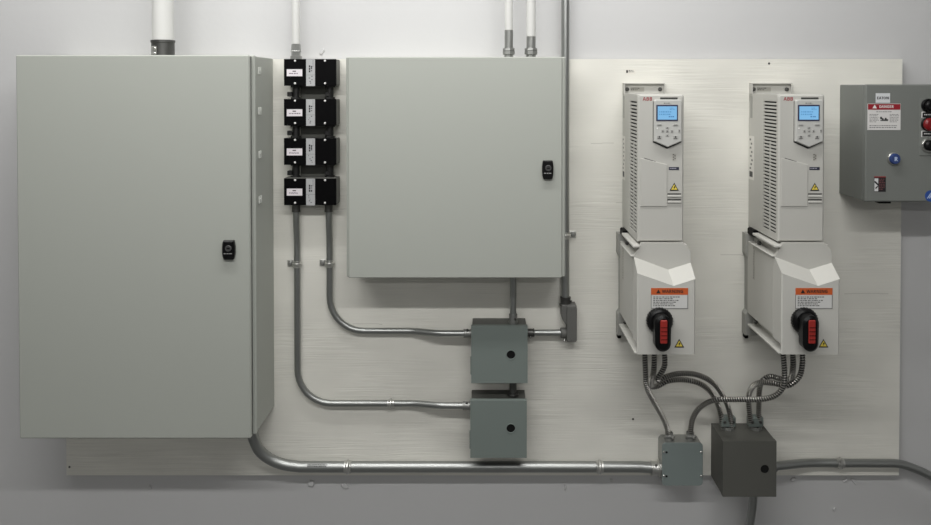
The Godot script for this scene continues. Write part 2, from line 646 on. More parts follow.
# ---------------------------------------------------------------- cabinets
func cabinet(called_label: String, px0, py0, px1, py1, depth: float, latch_px: Vector2, latch_side: float, clips: Array, rim_z: float, rim_l: float, rim_r: float) -> Array:
	var k := depth
	var a := P(px0, py1, k)
	var b := P(px1, py0, k)
	var t := thing("electrical_cabinet", called_label, "cabinet", Vector3((a.x + b.x) / 2, a.y, 0))
	var st := begin()
	var back := k - rim_z - 0.012
	cbox(st, Vector3(a.x - rim_l + 0.002, a.y + 0.002, 0.0), Vector3(b.x + rim_r - 0.002, b.y - 0.002, back), 0.002)
	obj("body", st, M["grey_cabinet"], t)
	st = begin()   # folded rim round the door
	cbox(st, Vector3(a.x - rim_l, a.y + 0.0006, back), Vector3(b.x + rim_r, b.y + 0.0006, k - rim_z), 0.003)
	obj("rim", st, M["grey_cabinet"], t)
	st = begin()
	cbox(st, Vector3(a.x + 0.001, a.y + 0.003, k - rim_z - 0.001), Vector3(b.x - 0.001, b.y - 0.003, k - 0.0035))
	obj("gasket", st, M["gasket"], t)
	st = begin()
	cbox(st, Vector3(a.x, a.y, k - minf(0.0165, rim_z - 0.002)), Vector3(b.x, b.y, k), 0.003)
	var door := obj("door", st, M["grey_cabinet"], t)
	# latch
	var w := L(latch_px.x, k) / 2
	var h := L(latch_px.y, k) / 2
	var c := P(latch_side, clips[0], k)
	var poly := []
	for q in [[-0.84, 1.0], [0.84, 1.0], [0.92, 0.75], [1.0, 0.35], [1.0, -0.3], [0.92, -0.7], [0.75, -1.0], [-0.75, -1.0], [-0.92, -0.7], [-1.0, -0.3], [-1.0, 0.35], [-0.92, 0.75]]:
		poly.append(Vector2(c.x + q[0] * w, c.y + q[1] * h))
	st = begin()
	prism(st, poly, k, k + 0.012, 0.003)
	var latch := obj("latch", st, M["black_gloss"], t)
	st = begin()
	var kc := c + Vector3(0.001, h * 0.22, 0.012)
	lathe(st, kc, Vector3.BACK, [Vector2(0, 0), Vector2(0.0085, 0), Vector2(0.0085, 0.002), Vector2(0.0065, 0.003), Vector2(0.006, 0.001), Vector2(0, 0.001)], 20)
	obj("keyhole_ring", st, M["ink_soft"], latch)
	st = begin()
	cbox(st, kc + Vector3(-0.004, -0.0012, 0.001), kc + Vector3(0.004, 0.0012, 0.0026), 0.0004)
	obj("key_slot", st, M["black"], latch)
	var im := blank(32, 10, Color8(20, 20, 20))
	var rng := RandomNumberGenerator.new(); rng.seed = 8
	dashes(im, Rect2i(1, 2, 30, 7), 1, Color8(215, 215, 215), rng, 0.9)
	put("maker_mark", sheet(c.x - w * 0.72, c.y - h * 0.44, c.x + w * 0.72, c.y - h * 0.28, k + 0.012, 0.0004), print_mat(im), latch)
	return [t, door, a, b]

func build_cabinets():
	var r : Array = cabinet("tallest pale grey wall cabinet, plain flat door with a small black latch", 19.3, 55.0, 248.9, 438.8, 0.2065, Vector2(12.6, 19.0), 229.5, [249.5], 0.0235, 0.001, 0.0082)
	var t: Node3D = r[0]
	var b: Vector3 = r[3]
	# door clips on the right flank
	for y in [70.8, 111.0, 154.5, 199.5]:
		var c := P(257.6, y, 0.14)
		var st := begin()
		for s in [-1, 1]:
			cbox(st, Vector3(b.x + 0.0065, c.y - 0.010, 0.14 + s * 0.008 - 0.003), Vector3(b.x + 0.0105, c.y + 0.010, 0.14 + s * 0.008 + 0.003), 0.001)
		cbox(st, Vector3(b.x + 0.0065, c.y - 0.002, 0.13), Vector3(b.x + 0.0100, c.y + 0.002, 0.15), 0.0005)
		obj("door_clip", st, M["clip"], t)
	cabinet("square pale grey wall cabinet at the middle of the board, small black latch", 348.6, 57.0, 562.2, 278.0, 0.15, Vector2(11.2, 18.6), 547.6, [169.6], 0.006, 0.0065, 0.0100)

# ---------------------------------------------------------------- black splitter boxes
func build_splitters():
	var rows := [[59.0, 85.8], [99.0, 125.6], [138.2, 164.9], [178.4, 205.2]]
	var where := ["topmost black splitter box of the column between the two pale cabinets, under a white pipe", "second black splitter box from the top of the column, between the two pale cabinets", "third black splitter box from the top of the column, between the two pale cabinets", "lowest black splitter box of the column, with two metal conduits leaving its underside"]
	var d := 0.055
	var rng := RandomNumberGenerator.new()
	rng.seed = 31
	for k in 4:
		var y0: float = rows[k][1]
		var y1: float = rows[k][0]
		var a := P(284.0, y0, d)
		var b := P(336.5, y1, d)
		var t := thing("splitter_box", where[k], "box", Vector3((a.x + b.x) / 2, a.y, 0), "four black boxes in a column")
		var st := begin()
		cbox(st, Vector3(a.x + 0.001, a.y + 0.001, 0.007), Vector3(b.x, b.y + (0.001 if k == 3 else -0.001), d - 0.002), 0.001)
		cbox(st, Vector3(b.x - 0.02, a.y + 0.004, 0.0), Vector3(b.x - 0.001, b.y - 0.004, 0.007))
		obj("body", st, M["splitter"], t)
		st = begin()
		cbox(st, Vector3(a.x, a.y, d - 0.002), Vector3(b.x - 0.001, b.y, d), 0.0006)
		obj("cover", st, M["black"], t)
		for x in [295.0, 325.0]:
			for y in [y1 + 1.8, y0 - 2.4]:
				st = begin()
				var c := P(x, y, d)
				lathe(st, c, Vector3.BACK, [Vector2(0.0032, 0), Vector2(0.003, 0.001), Vector2(0.0018, 0.002), Vector2(0, 0.0023)], 10)
				obj("screw", st, M["white_label"], t)
		# white label on the left
		var im := blank(64, 28, Color8(222, 216, 220))
		im.fill_rect(Rect2i(24, 6, 14, 4), Color8(70, 60, 70))
		dashes(im, Rect2i(10, 15, 46, 8), 1 if k < 2 else 2, Color8(110, 100, 110), rng)
		var p := P(286.8, y1 + 17.2, d)
		var q := P(302.3, y1 + 10.2, d)
		var o := put("label", sheet(p.x, p.y, q.x, q.y, d, 0.0005), print_mat(im), t)
		o.set_meta("label", "small white printed label")
		# silver strip with upright print
		im = blank(32, 96, Color8(172, 173, 174))
		im.fill_rect(Rect2i(0, 56, 32, 1), Color8(110, 110, 110))
		for i in 3:
			im.fill_rect(Rect2i(10, 22 + i * 9, 5, 7), Color8(36, 36, 38))
			im.fill_rect(Rect2i(17, 24 + i * 8, 5, rng.randi_range(3, 7)), Color8(60, 60, 62))
		for i in 5:
			im.fill_rect(Rect2i(rng.randi_range(8, 22), 60 + i * 6, rng.randi_range(2, 5), 3), Color8(84, 84, 86))
			im.fill_rect(Rect2i(24, 4 + i * 5, 2, 3), Color8(90, 90, 92))
		p = P(306.2, y0 + 0.2, d)
		q = P(315.0, y1 + 0.2, d)
		o = put("strip_label", sheet(p.x, p.y, q.x, q.y, d, 0.0007), print_mat(im), t)
		o.set_meta("label", "silver strip label with upright black print")
	# lit lip on the lowest box, plate behind the column
	var pl0 := P(301.0, 200.0, 0.004)
	var pl1 := P(326.0, 64.0, 0.004)
	var pt := thing("mounting_plate", "narrow dark plate seen in the gaps between the four black boxes", "plate", Vector3((pl0.x + pl1.x) / 2, pl0.y, 0))
	var ps := begin()
	cbox(ps, Vector3(pl0.x, pl0.y, 0.0), Vector3(pl1.x, pl1.y, 0.006), 0.001)
	obj("sheet", ps, M["plate_dark"], pt)
	# close nipples between the boxes
	var names := ["first and second", "second and third", "third and fourth"]
	for k in 3:
		for s in 2:
			var x: float = [296.0, 330.0][s]
			var p := P(x, rows[k][1], 0.027)
			var q := P(x, rows[k + 1][0], 0.027)
			q.x = p.x
			p.y = P(296, rows[k][1], d).y + 0.001
			q.y = P(296, rows[k + 1][0], d).y - 0.001
			var t := thing("pipe_nipple", "dark pipe nipple joining the %s black splitter boxes, on the %s" % [names[k], ["left", "right"][s]], "pipe fitting", q, "nipples between the black boxes")
			var st := begin()
			cyl(st, q, p, 0.0105, 16)
			obj("pipe", st, M["nipple"], t)
			for e in 2:
				st = begin()
				var c: Vector3 = p if e == 0 else q
				var up := Vector3(0, -0.006 if e == 0 else 0.006, 0)
				cyl(st, c, c + up, 0.0150, 8, 0.001, 0.3, false)
				obj("locknut", st, M["nipple"], t)
			st = begin()
			var g := q + Vector3(0, 0.009, 0)
			cbox(st, g + Vector3(-0.022 if s == 0 else -0.012, -0.001, -0.006), g + Vector3(-0.008 if s == 0 else 0.003, 0.012, 0.0145), 0.001)
			obj("set_screw_lug", st, M["nipple"], t)

# ---------------------------------------------------------------- junction boxes
func knockout_box(label: String, x0, y0, x1, y1, depth: float, hole: Vector2, m: Material, group := "", flap := true, ring := false):
	var a := P(x0, y1, depth)
	var b := P(x1, y0, depth)
	var t := thing("junction_box", label, "junction box", Vector3((a.x + b.x) / 2, a.y, 0), group)
	var st := begin()
	var e := 0.0025
	if not flap:
		e = 0.0003
	cbox(st, Vector3(a.x + e, a.y + e, 0), Vector3(b.x - e, b.y - e, depth - 0.010), 0.001)
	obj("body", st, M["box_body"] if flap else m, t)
	st = begin()   # lid: a sheet with turned edges and an open knockout
	var c := P(hole.x, hole.y, depth)
	var hr := L(4.3, depth)
	plate_with_hole(st, Vector3(a.x, a.y, depth - 0.002), Vector3(b.x, b.y, depth), Vector2(c.x, c.y), hr)
	var z0 := depth - 0.016
	var z1 := depth - 0.002
	cbox(st, Vector3(a.x, a.y, z0), Vector3(a.x + 0.002, b.y, z1))
	cbox(st, Vector3(b.x - 0.002, a.y, z0), Vector3(b.x, b.y, z1))
	cbox(st, Vector3(a.x + 0.002, b.y - 0.002, z0), Vector3(b.x - 0.002, b.y, z1))
	cbox(st, Vector3(a.x + 0.002, a.y, z0), Vector3(b.x - 0.002, a.y + 0.002, z1))
	var lid := obj("lid", st, m, t)
	st = begin()
	cyl(st, Vector3(c.x, c.y, depth - 0.0075), Vector3(c.x, c.y, depth - 0.005), hr * 1.25, 20)
	obj("knockout", st, M["hole"], lid)
	if ring:
		st = begin()
		lathe(st, c, Vector3.BACK, [Vector2(hr, 0), Vector2(hr * 1.16, 0), Vector2(hr * 1.12, 0.0015), Vector2(hr, 0.0012), Vector2(hr, 0)], 24)
		obj("knockout_ring", st, M["box_grey"], lid)
	if flap:
		st = begin()
		cbox(st, Vector3(a.x - 0.0025, a.y + 0.02, depth - 0.02), Vector3(a.x + 0.001, a.y + 0.07, depth - 0.012), 0.0008)
		obj("hinge", st, m, t)
	return t

func build_boxes():
	knockout_box("upper of the two stacked grey-green junction boxes, fed by conduit from both sides", 471.2, 326.3, 527.6, 383.2, 0.085, Vector2(511.0, 354.7), M["box_grey"], "stacked grey junction boxes", true, true)
	knockout_box("lower of the two stacked grey-green junction boxes, just above the long bottom conduit", 470.3, 400.8, 526.8, 457.9, 0.085, Vector2(510.8, 428.3), M["box_grey"], "stacked grey junction boxes", true, true)
	# nipple between those two
	var p := P(513, 383, 0.045)
	p.y = P(471, 383.2, 0.085).y + 0.002
	var q := Vector3(p.x, P(471, 400.8, 0.085).y - 0.001, p.z)
	var t := thing("pipe_nipple", "short dark threaded nipple joining the two stacked grey-green junction boxes", "pipe fitting", q)
	var st := begin()
	cyl(st, q, p, 0.0105, 16)
	obj("pipe", st, M["dark_steel"], t)
	st = begin(); cyl(st, q, q + Vector3(0, 0.007, 0), 0.0165, 8, 0.001, 0.2, false); obj("locknut", st, M["dark_steel"], t)
	st = begin(); cyl(st, p, p - Vector3(0, 0.006, 0), 0.0165, 8, 0.001, 0.2, false); obj("locknut", st, M["dark_steel"], t)
	# dark box below the right-hand drive
	var dk = knockout_box("dark charcoal cube-shaped junction box at the bottom, four flexible cables entering its top", 722.8, 441.3, 776.6, 496.8, 0.116, Vector2(764.8, 469.2), M["box_dark"], "", false)
	var a := P(722.8, 496.8, 0.116)
	for k in 3:   # knockouts stamped in the left flank
		st = begin()
		var c := Vector3(a.x + 0.0025, a.y + 0.035 + k * 0.045, 0.045)
		cyl(st, c, c + Vector3(-0.0012, 0, 0), 0.011, 20, 0.0004)
		obj("side_knockout", st, M["box_dark"], dk)
	# small box with four cover screws
	var d := 0.054
	var lo := P(662.2, 485.6, d)
	var hi := P(702.8, 443.0, d)
	t = thing("junction_box", "small square blue-grey junction box with four corner screws, at the end of the bottom conduit", "junction box", Vector3((lo.x + hi.x) / 2, lo.y, 0))
	st = begin()
	prism(st, round_rect(lo.x, lo.y, hi.x, hi.y, 0.012), 0.0, d - 0.002, 0.0)
	obj("body", st, M["zinc"], t)
	st = begin()
	prism(st, round_rect(lo.x - 0.0005, lo.y - 0.0005, hi.x + 0.0005, hi.y + 0.0005, 0.010), d - 0.002, d, 0.0008)
	var cover := obj("cover", st, M["box_blue_grey"], t)
	for x in [664.0, 701.2]:
		for y in [452.0, 476.0]:
			st = begin()
			var c := P(x, y, d)
			lathe(st, c, Vector3.BACK, [Vector2(0.0036, 0), Vector2(0.0033, 0.0012), Vector2(0.002, 0.0022), Vector2(0, 0.0025)], 12)
			obj("screw", st, M["steel"], cover)
			if x < 680:
				st = begin()
				c = P(x + 2.6, y + 0.3, d)
				cyl(st, c, c + Vector3(0, 0, 0.0006), 0.0032, 12)
				obj("screw_slot", st, M["hole"], cover)

func round_rect(x0: float, y0: float, x1: float, y1: float, r: float, per := 5) -> Array:
	var out := []
	for c in [[x1 - r, y1 - r, 0.0], [x0 + r, y1 - r, PI / 2], [x0 + r, y0 + r, PI], [x1 - r, y0 + r, PI * 1.5]]:
		for k in per + 1:
			var a: float = c[2] + PI / 2 * k / per
			out.append(Vector2(c[0] + cos(a) * r, c[1] + sin(a) * r))
	return out

# ---------------------------------------------------------------- conduits
func conduit(label: String, pts: Array, r: float, m: Material, bend := 0.1, raw := false, called := "metal_conduit") -> Node3D:
	var t := thing(called, label, "conduit", pts[0])
	var st := begin()
	tube(st, pts if raw else fillet(pts, bend, 10), r, 18)
	obj("pipe", st, m, t)
	return t

func connector(t: Node3D, at: Vector3, dir: Vector3, r: float, screw := Vector3.ZERO, m: Material = null):
	# box connector: sleeve, collar and lock nut, starting at the box wall
	var st := begin()
	var d := dir.normalized()
	lathe(st, at, d, [Vector2(r * 1.15, 0), Vector2(r * 1.5, 0), Vector2(r * 1.5, 0.005), Vector2(r * 1.25, 0.006), Vector2(r * 1.25, 0.021), Vector2(r * 1.32, 0.022), Vector2(r * 1.32, 0.025), Vector2(r * 1.0, 0.0255)], 18)
	var o := obj("connector", st, m if m else M["zinc"], t)
	if screw != Vector3.ZERO:
		st = begin()
		var c := at + d * 0.014 + screw * r * 1.2
		cyl(st, c, c + screw * 0.005, 0.0035, 10, 0.0006)
		obj("set_screw", st, M["dark_steel"], o)

func strap(label: String, at: Vector3, axis: Vector3, r: float, side: Vector3, reach := 0.022):
	# one-hole strap: half a ring over the pipe, a foot flat on the board, a screw through it; at = pipe centre
	var t := thing("conduit_strap", label, "strap", at)
	var w := 0.0105
	var s := side.normalized()
	var f := Vector3.BACK
	var ro := r + 0.0034
	var h := axis.normalized() * w
	var st := begin()
	var across := [[-1.0, 0.0], [-0.92, 0.0022], [-0.5, 0.0018], [-0.22, 0.0050], [0.22, 0.0050], [0.5, 0.0018], [0.92, 0.0022], [1.0, 0.0]]
	for k in 16:
		var a0 := lerpf(-0.15, PI, k / 16.0)
		var a1 := lerpf(-0.15, PI, (k + 1) / 16.0)
		var d0 := -s * cos(a0) + f * sin(a0)
		var d1 := -s * cos(a1) + f * sin(a1)
		for i in across.size() - 1:
			var p0: Array = across[i]
			var p1: Array = across[i + 1]
			quad(st, at + d0 * (r + p0[1]) + h * p0[0], at + d1 * (r + p0[1]) + h * p0[0], at + d1 * (r + p1[1]) + h * p1[0], at + d0 * (r + p1[1]) + h * p1[0], d0 + d1 - h.normalized() * (p1[1] - p0[1]) / (p1[0] - p0[0]) * 100.0)
	obj("saddle", st, M["steel"], t)
	st = begin()
	var z := -at.z    # board surface below the pipe centre
	var p := at + s * (r * 0.95) + Vector3(0, 0, z + 0.0005)
	var q := at + s * (r + reach) + Vector3(0, 0, z + 0.003)
	cbox(st, p - h * 0.95, q + h * 0.95, 0.0012)
	cbox(st, at + s * (r * 0.98) - h * 0.95 + Vector3(0, 0, z + 0.001), at + s * (ro + 0.0002) + h * 0.95, 0.0004)
	obj("foot", st, M["steel"], t)
	st = begin()
	var c := at + s * (r + reach * 0.58) + Vector3(0, 0, z + 0.003)
	lathe(st, c, Vector3.BACK, [Vector2(reach * 0.34, 0), Vector2(reach * 0.32, 0.003), Vector2(reach * 0.2, 0.006), Vector2(0, 0.0065)], 14)
	obj("screw", st, M["zinc"], t)

func build_conduits():
	var r := 0.0092
	var up := Vector3.UP
	# big white pipe above the tall cabinet
	var top := P(163, 40, 0.1)
	var base := Vector3(top.x, P(163, 55.5, 0.2065).y - 0.004, 0.1)
	var t := thing("white_pipe", "thick white-painted pipe dropping into the top of the tallest grey cabinet", "pipe", base)
	var st := begin()
	tube(st, [Vector3(top.x, top.y - 0.002, 0.1), Vector3(top.x, 3.2, 0.1)], L(10.2, 0.1), 28)
	obj("pipe", st, M["white_pipe"], t)
	st = begin()
	var rb := L(11.4, 0.1)
	lathe(st, base, up, [Vector2(0, 0), Vector2(rb * 1.02, 0), Vector2(rb * 1.02, 0.008), Vector2(rb * 0.96, 0.009), Vector2(rb * 0.96, top.y - base.y - 0.009), Vector2(rb * 1.02, top.y - base.y - 0.007), Vector2(rb * 1.02, top.y - base.y - 0.001), Vector2(L(10.2, 0.1), top.y - base.y)], 28)
	var cn := obj("connector", st, M["dark_steel"], t)
	st = begin()
	for k in 2:
		var c := base + Vector3(-0.012, 0.012 + k * 0.014, rb * 0.93)
		cyl(st, c, c + Vector3(0, 0, 0.006), 0.005, 12, 0.001)
	cbox(st, base + Vector3(-0.02, 0.008, rb * 0.8), base + Vector3(-0.004, 0.033, rb * 0.97), 0.002)
	obj("clamp_screw", st, M["steel"], cn)
	# thin white pipe over the black boxes
	var b0 := P(296, 59.0, 0.055)
	var cx := P(296, 50, 0.027).x
	t = thing("white_pipe", "slim white-painted pipe running down to the topmost black splitter box", "pipe", Vector3(cx, b0.y, 0.027))
	st = begin(); tube(st, [Vector3(cx, P(296, 44, 0.027).y, 0.027), Vector3(cx, 3.2, 0.027)], L(4.0, 0.027), 18); obj("pipe", st, M["white_pipe"], t)
	st = begin()
	var y1 := P(296, 44.5, 0.027).y - b0.y
	lathe(st, Vector3(cx, b0.y, 0.027), up, [Vector2(0, 0), Vector2(0.0160, 0), Vector2(0.0160, 0.009), Vector2(0.0128, 0.010), Vector2(0.0128, y1 * 0.5), Vector2(0.0150, y1 * 0.5 + 0.001), Vector2(0.0135, y1 * 0.5 + 0.004), Vector2(0.0128, y1), Vector2(0.011, y1 + 0.001)], 8, 0.2, false)
	obj("connector", st, M["zinc"], t)
	# two white pipes over the square cabinet
	var yc := P(509, 57.0, 0.15).y - 0.004
	for a in [[508.8, 4.0, 30.0, 4.3, "left"], [531.0, 4.6, 36.0, 4.6, "right"]]:
		var c := P(a[0], 50, 0.075)
		t = thing("white_pipe", "%s one of the pair of white-painted pipes entering the square grey cabinet's top" % a[4], "pipe", Vector3(c.x, yc, 0.075), "pair of white pipes over the square cabinet")
		var ys := P(a[0], a[2], 0.075).y
		st = begin(); tube(st, [Vector3(c.x, ys - 0.002, 0.075), Vector3(c.x, 3.2, 0.075)], L(a[1], 0.075), 18); obj("pipe", st, M["white_pipe"], t)
		var rs := L(a[3], 0.075)
		st = begin()
		cyl(st, Vector3(c.x, yc + 0.028, 0.075), Vector3(c.x, ys, 0.075), rs, 18, 0.0006)
		obj("sleeve", st, M["zinc"], t)
		st = begin()
		lathe(st, Vector3(c.x, yc + 0.004, 0.075), up, [Vector2(0, 0), Vector2(rs * 1.05, 0), Vector2(rs * 1.05, 0.008), Vector2(rs * 1.45, 0.010), Vector2(rs * 1.45, 0.019), Vector2(rs * 1.3, 0.020), Vector2(rs * 1.45, 0.021), Vector2(rs * 1.4, 0.027), Vector2(rs * 0.9, 0.028)], 8, 0.2, false)
		obj("compression_nut", st, M["zinc"], t)
	# tall vertical conduit behind the right edge of the square cabinet, into the elbow
	var x1 := P(565.6, 100, 0.014).x
	var yb := P(568, 305.5, 0.02).y
	t = conduit("tall vertical metal conduit that passes behind the square cabinet's right edge into the elbow", [Vector3(x1, yb, 0.019), Vector3(x1, yb + 0.06, 0.015), Vector3(x1 - 0.001, 1.6, 0.014), Vector3(x1 - 0.001, 3.2, 0.014)], 0.0118, M["emt"], 0.3)
	connector(t, Vector3(x1, yb, 0.019), up, 0.0118, Vector3(0.9, 0, 0.5), M["dark_steel"])
	strap("strap with a dark screw on the tall vertical conduit, right of the square cabinet", Vector3(x1 - 0.001, P(566, 235.3, 0.014).y, 0.014), up, 0.0118, Vector3.RIGHT)
	# elbow with a cover
	var e0 := P(561.6, 342.6, 0.042)
	var e1 := P(577.0, 305.6, 0.042)
	t = thing("conduit_elbow", "dark grey access elbow turning the tall conduit towards the upper junction box", "conduit fitting", Vector3((e0.x + e1.x) / 2, e0.y, 0))
	var ww := e1.x - e0.x
	var hh := e1.y - e0.y
	var poly := []
	for q in [[0.36, 0.0], [0.95, 0.0], [1.0, 0.03], [1.0, 0.97], [0.95, 1.0], [0.06, 1.0], [0.0, 0.96], [0.0, 0.68], [0.06, 0.6], [0.22, 0.5], [0.36, 0.42]]:
		poly.append(Vector2(e0.x + q[0] * ww, e0.y + q[1] * hh))
	st = begin(); prism(st, poly, 0.002, 0.037, 0.002); obj("body", st, M["fitting"], t)
	st = begin()
	prism(st, round_rect(e0.x + ww * 0.34, e0.y + hh * 0.02, e1.x, e1.y - hh * 0.02, 0.006), 0.037, 0.042, 0.0012)
	var cov := obj("cover", st, M["fitting"], t)
	for s in [0.08, 0.92]:
		st = begin()
		var c := Vector3(e0.x + ww * 0.67, e0.y + hh * s, 0.042)
		cyl(st, c, c + Vector3(0, 0, 0.001), 0.003, 10, 0.0003)
		obj("screw", st, M["fitting"], cov)
	# hub on its left side
	var hy := P(561, 332.8, 0.022).y
	st = begin()
	cyl(st, Vector3(e0.x + ww * 0.40, hy, 0.021), Vector3(e0.x - 0.001, hy, 0.021), 0.0150, 18, 0.001)
	obj("hub", st, M["fitting"], t)
	st = begin()
	cyl(st, Vector3(e0.x + 0.009, hy - 0.014, 0.03), Vector3(e0.x + 0.009, hy - 0.022, 0.033), 0.004, 10, 0.001)
	obj("set_screw", st, M["steel"], t)
	# short run from the upper box to the elbow
	var bx := P(527.6, 333, 0.085).x - 0.0025
	t = conduit("short level metal conduit between the upper junction box and the dark elbow", [Vector3(bx, hy, 0.021), Vector3(e0.x - 0.001, hy, 0.021)], r, M["emt"], 0.1, true)
	connector(t, Vector3(bx, hy, 0.021), Vector3.RIGHT, r, Vector3(0, -0.8, 0.5), M["dark_steel"])
	# drop from the square cabinet to the upper box
	var dx := P(513.2, 300, 0.045).x
	var dt := P(513, 277.5, 0.15).y + 0.004
	var db := P(513, 326.3, 0.085).y - 0.0025
	t = conduit("short vertical metal conduit from the square cabinet's underside to the upper junction box", [Vector3(dx, db, 0.045), Vector3(dx, dt, 0.045)], 0.0092, M["emt"], 0.1, true)
	connector(t, Vector3(dx, db, 0.045), up, 0.0092, Vector3(0.4, 0, 0.9))
	# two conduits from the lowest black box
	var yl := P(296, 205.2, 0.055).y + 0.001
	var d0 := r + 0.003
	var dz := 0.04
	# longer, to the lower junction box
	var xa := P(297.3, 300, d0).x
	var lx := P(470.3, 408, 0.085).x + 0.0025
	var ya := P(400, 403.4, d0).y
	var yj := P(460, 405.6, dz).y
	var pts := [Vector3(xa, yl, 0.022), Vector3(xa, yl - 0.05, 0.020), Vector3(xa, yl - 0.12, d0), Vector3(xa, ya, d0), Vector3(P(414, 404, d0).x, ya, d0), Vector3(P(440, 405, dz).x, yj, dz), Vector3(lx, yj, dz)]
	t = conduit("longer metal conduit sweeping from the lowest black box down to the lower junction box", pts, r, M["emt"], 0.1)
	connector(t, Vector3(lx, yj, dz), Vector3.LEFT, r, Vector3(0, 0.8, 0.5))
	connector(t, Vector3(xa, yl, 0.022), Vector3.DOWN, r, Vector3.ZERO, M["dark_steel"])
	strap("strap on the longer conduit, straight below the black boxes", Vector3(xa, P(297, 264.0, d0).y, d0), up, r, Vector3.LEFT)
	strap("strap on the level run of the longer conduit, left of the lower junction box", Vector3(P(391, 404, d0).x, ya, d0), Vector3.RIGHT, r, Vector3.DOWN, 0.010)
	# shorter, to the upper junction box
	var xb := P(329.7, 300, d0).x
	var ux := P(471.2, 334, 0.085).x + 0.0025
	var yb2 := P(400, 330.9, d0).y
	var yk := P(460, 333.3, dz).y
	pts = [Vector3(xb, yl, 0.022), Vector3(xb, yl - 0.05, 0.020), Vector3(xb, yl - 0.12, d0), Vector3(xb, yb2, d0), Vector3(P(412, 331, d0).x, yb2, d0), Vector3(P(438, 333, dz).x, yk, dz), Vector3(ux, yk, dz)]
	t = conduit("shorter metal conduit curving from the lowest black box to the upper junction box", pts, r, M["emt"], 0.1)
	connector(t, Vector3(ux, yk, dz), Vector3.LEFT, r, Vector3(0, 0.8, 0.5))
	connector(t, Vector3(xb, yl, 0.022), Vector3.DOWN, r, Vector3.ZERO, M["dark_steel"])
	strap("strap on the shorter conduit, below the black boxes and left of the square cabinet", Vector3(xb, P(329, 263.6, d0).y, d0), up, r, Vector3.LEFT)
	st = begin()   # spare tab hanging below that strap
	# long bottom conduit
	var R := 0.0155
	var d1 := R + 0.003
	var yq := P(450, 466.8, d1).y
	var bl := P(250.8, 438.0, 0.2065)
	var sx := P(252.5, 430, d1).x
	var jx := P(662.2, 467, 0.054).x
	pts = [Vector3(sx, bl.y + 0.004, 0.05), Vector3(sx, bl.y - 0.03, 0.045), P(257.5, 447.5, 0.035), P(268.0, 457.8, 0.027), P(283.0, 464.2, 0.021), Vector3(P(300, 466, d1).x, yq, d1)]
	var path := smooth_path(pts, 6)
	path.append(Vector3(P(640, 466.8, d1).x, yq, d1))
	path.append(Vector3(jx, yq - 0.001, 0.024))
	t = conduit("thick long metal conduit sweeping out below the tall cabinet along the board's bottom edge", path, R, M["emt"], 0.1, true)
	connector(t, Vector3(jx, yq - 0.001, 0.024), Vector3.LEFT, R, Vector3(0, 0.7, 0.7), M["steel"])
	var im := blank(96, 16, Color8(140, 142, 140))
	var rng := RandomNumberGenerator.new(); rng.seed = 77
	dashes(im, Rect2i(2, 2, 92, 13), 2, Color8(62, 62, 62), rng, 0.95)
	var m := print_mat(im, 0.4)
	m.metallic = 0.6
	var o := put("printed_legend", bent_sheet(Vector3(P(308, 466, d1).x, yq, d1), L(20, d1), R + 0.0003), m, t)
	o.set_meta("label", "small dark print on the conduit")
	strap("strap nearer the tall cabinet on the thick bottom conduit", Vector3(P(348, 466, d1).x, yq, d1), Vector3.RIGHT, R, Vector3.DOWN, 0.010)
	strap("strap nearer the small blue-grey box on the thick bottom conduit", Vector3(P(599.5, 466, d1).x, yq, d1), Vector3.RIGHT, R, Vector3.DOWN, 0.010)
	# conduit leaving the dark box to the right
	var rr := 0.0118
	var gx := P(776.6, 466, 0.116).x - 0.0025
	var g0 := P(778, 466.2, 0.05)
	var dr := rr + 0.003
	var p0 := Vector3(gx, g0.y, 0.05)
	pts = [p0, Vector3(gx + 0.02, g0.y, 0.05), P(808, 463.0, dr), P(840, 463.0, dr), P(880, 463.2, dr), P(900, 464.0, dr), P(917, 469.5, dr), P(932, 476.5, dr), P(990, 505, dr), P(1040, 560, dr)]
	path = smooth_path(pts, 6)
	path.append(Vector3(path[-1].x, 0.0, dr))
	t = conduit("metal conduit running right from the dark box across the board's lower right corner", path, rr, M["emt"], 0.1, true)
	connector(t, p0, Vector3.RIGHT, rr, Vector3(0, 0.7, 0.7))
	strap("strap on the conduit right of the dark box, near the board's lower right corner", Vector3(P(840, 463, dr).x, P(840, 463, dr).y, dr), Vector3.RIGHT, rr, Vector3.DOWN, 0.010)
	# conduit out of the bottom of the dark box
	var vx := P(753.0, 505, 0.05).x
	var vy := P(751, 496.8, 0.116).y + 0.0025
	path = smooth_path([Vector3(vx, vy, 0.05), Vector3(vx, vy - 0.06, 0.048), Vector3(vx - 0.006, vy - 0.16, 0.03), Vector3(vx - 0.008, 0.3, 0.01), Vector3(vx - 0.008, 0.0, 0.01)], 6)
	t = conduit("metal conduit dropping from the underside of the dark box towards the floor", path, rr, M["emt"], 0.1, true)
	connector(t, Vector3(vx, vy, 0.05), Vector3.DOWN, rr, Vector3.ZERO, M["dark_steel"])

func bent_sheet(at: Vector3, length: float, r: float) -> ArrayMesh:
	# print wrapped round the front of a level pipe
	var st := begin()
	var n := 6
	st.set_smooth_group(1)
	for k in n:
		var a0 := lerpf(0.95, 0.25, float(k) / n)
		var a1 := lerpf(0.95, 0.25, float(k + 1) / n)
		var c := []
		for q in [[0, a0], [1, a0], [1, a1], [0, a1]]:
			c.append(at + Vector3(q[0] * length, sin(q[1]) * r, cos(q[1]) * r))
		var u := [Vector2(0, float(k) / n), Vector2(1, float(k) / n), Vector2(1, float(k + 1) / n), Vector2(0, float(k + 1) / n)]
		for i in [0, 1, 2, 0, 2, 3]:
			st.set_uv(u[i])
			st.add_vertex(c[i])
	st.generate_normals()
	return st.commit()

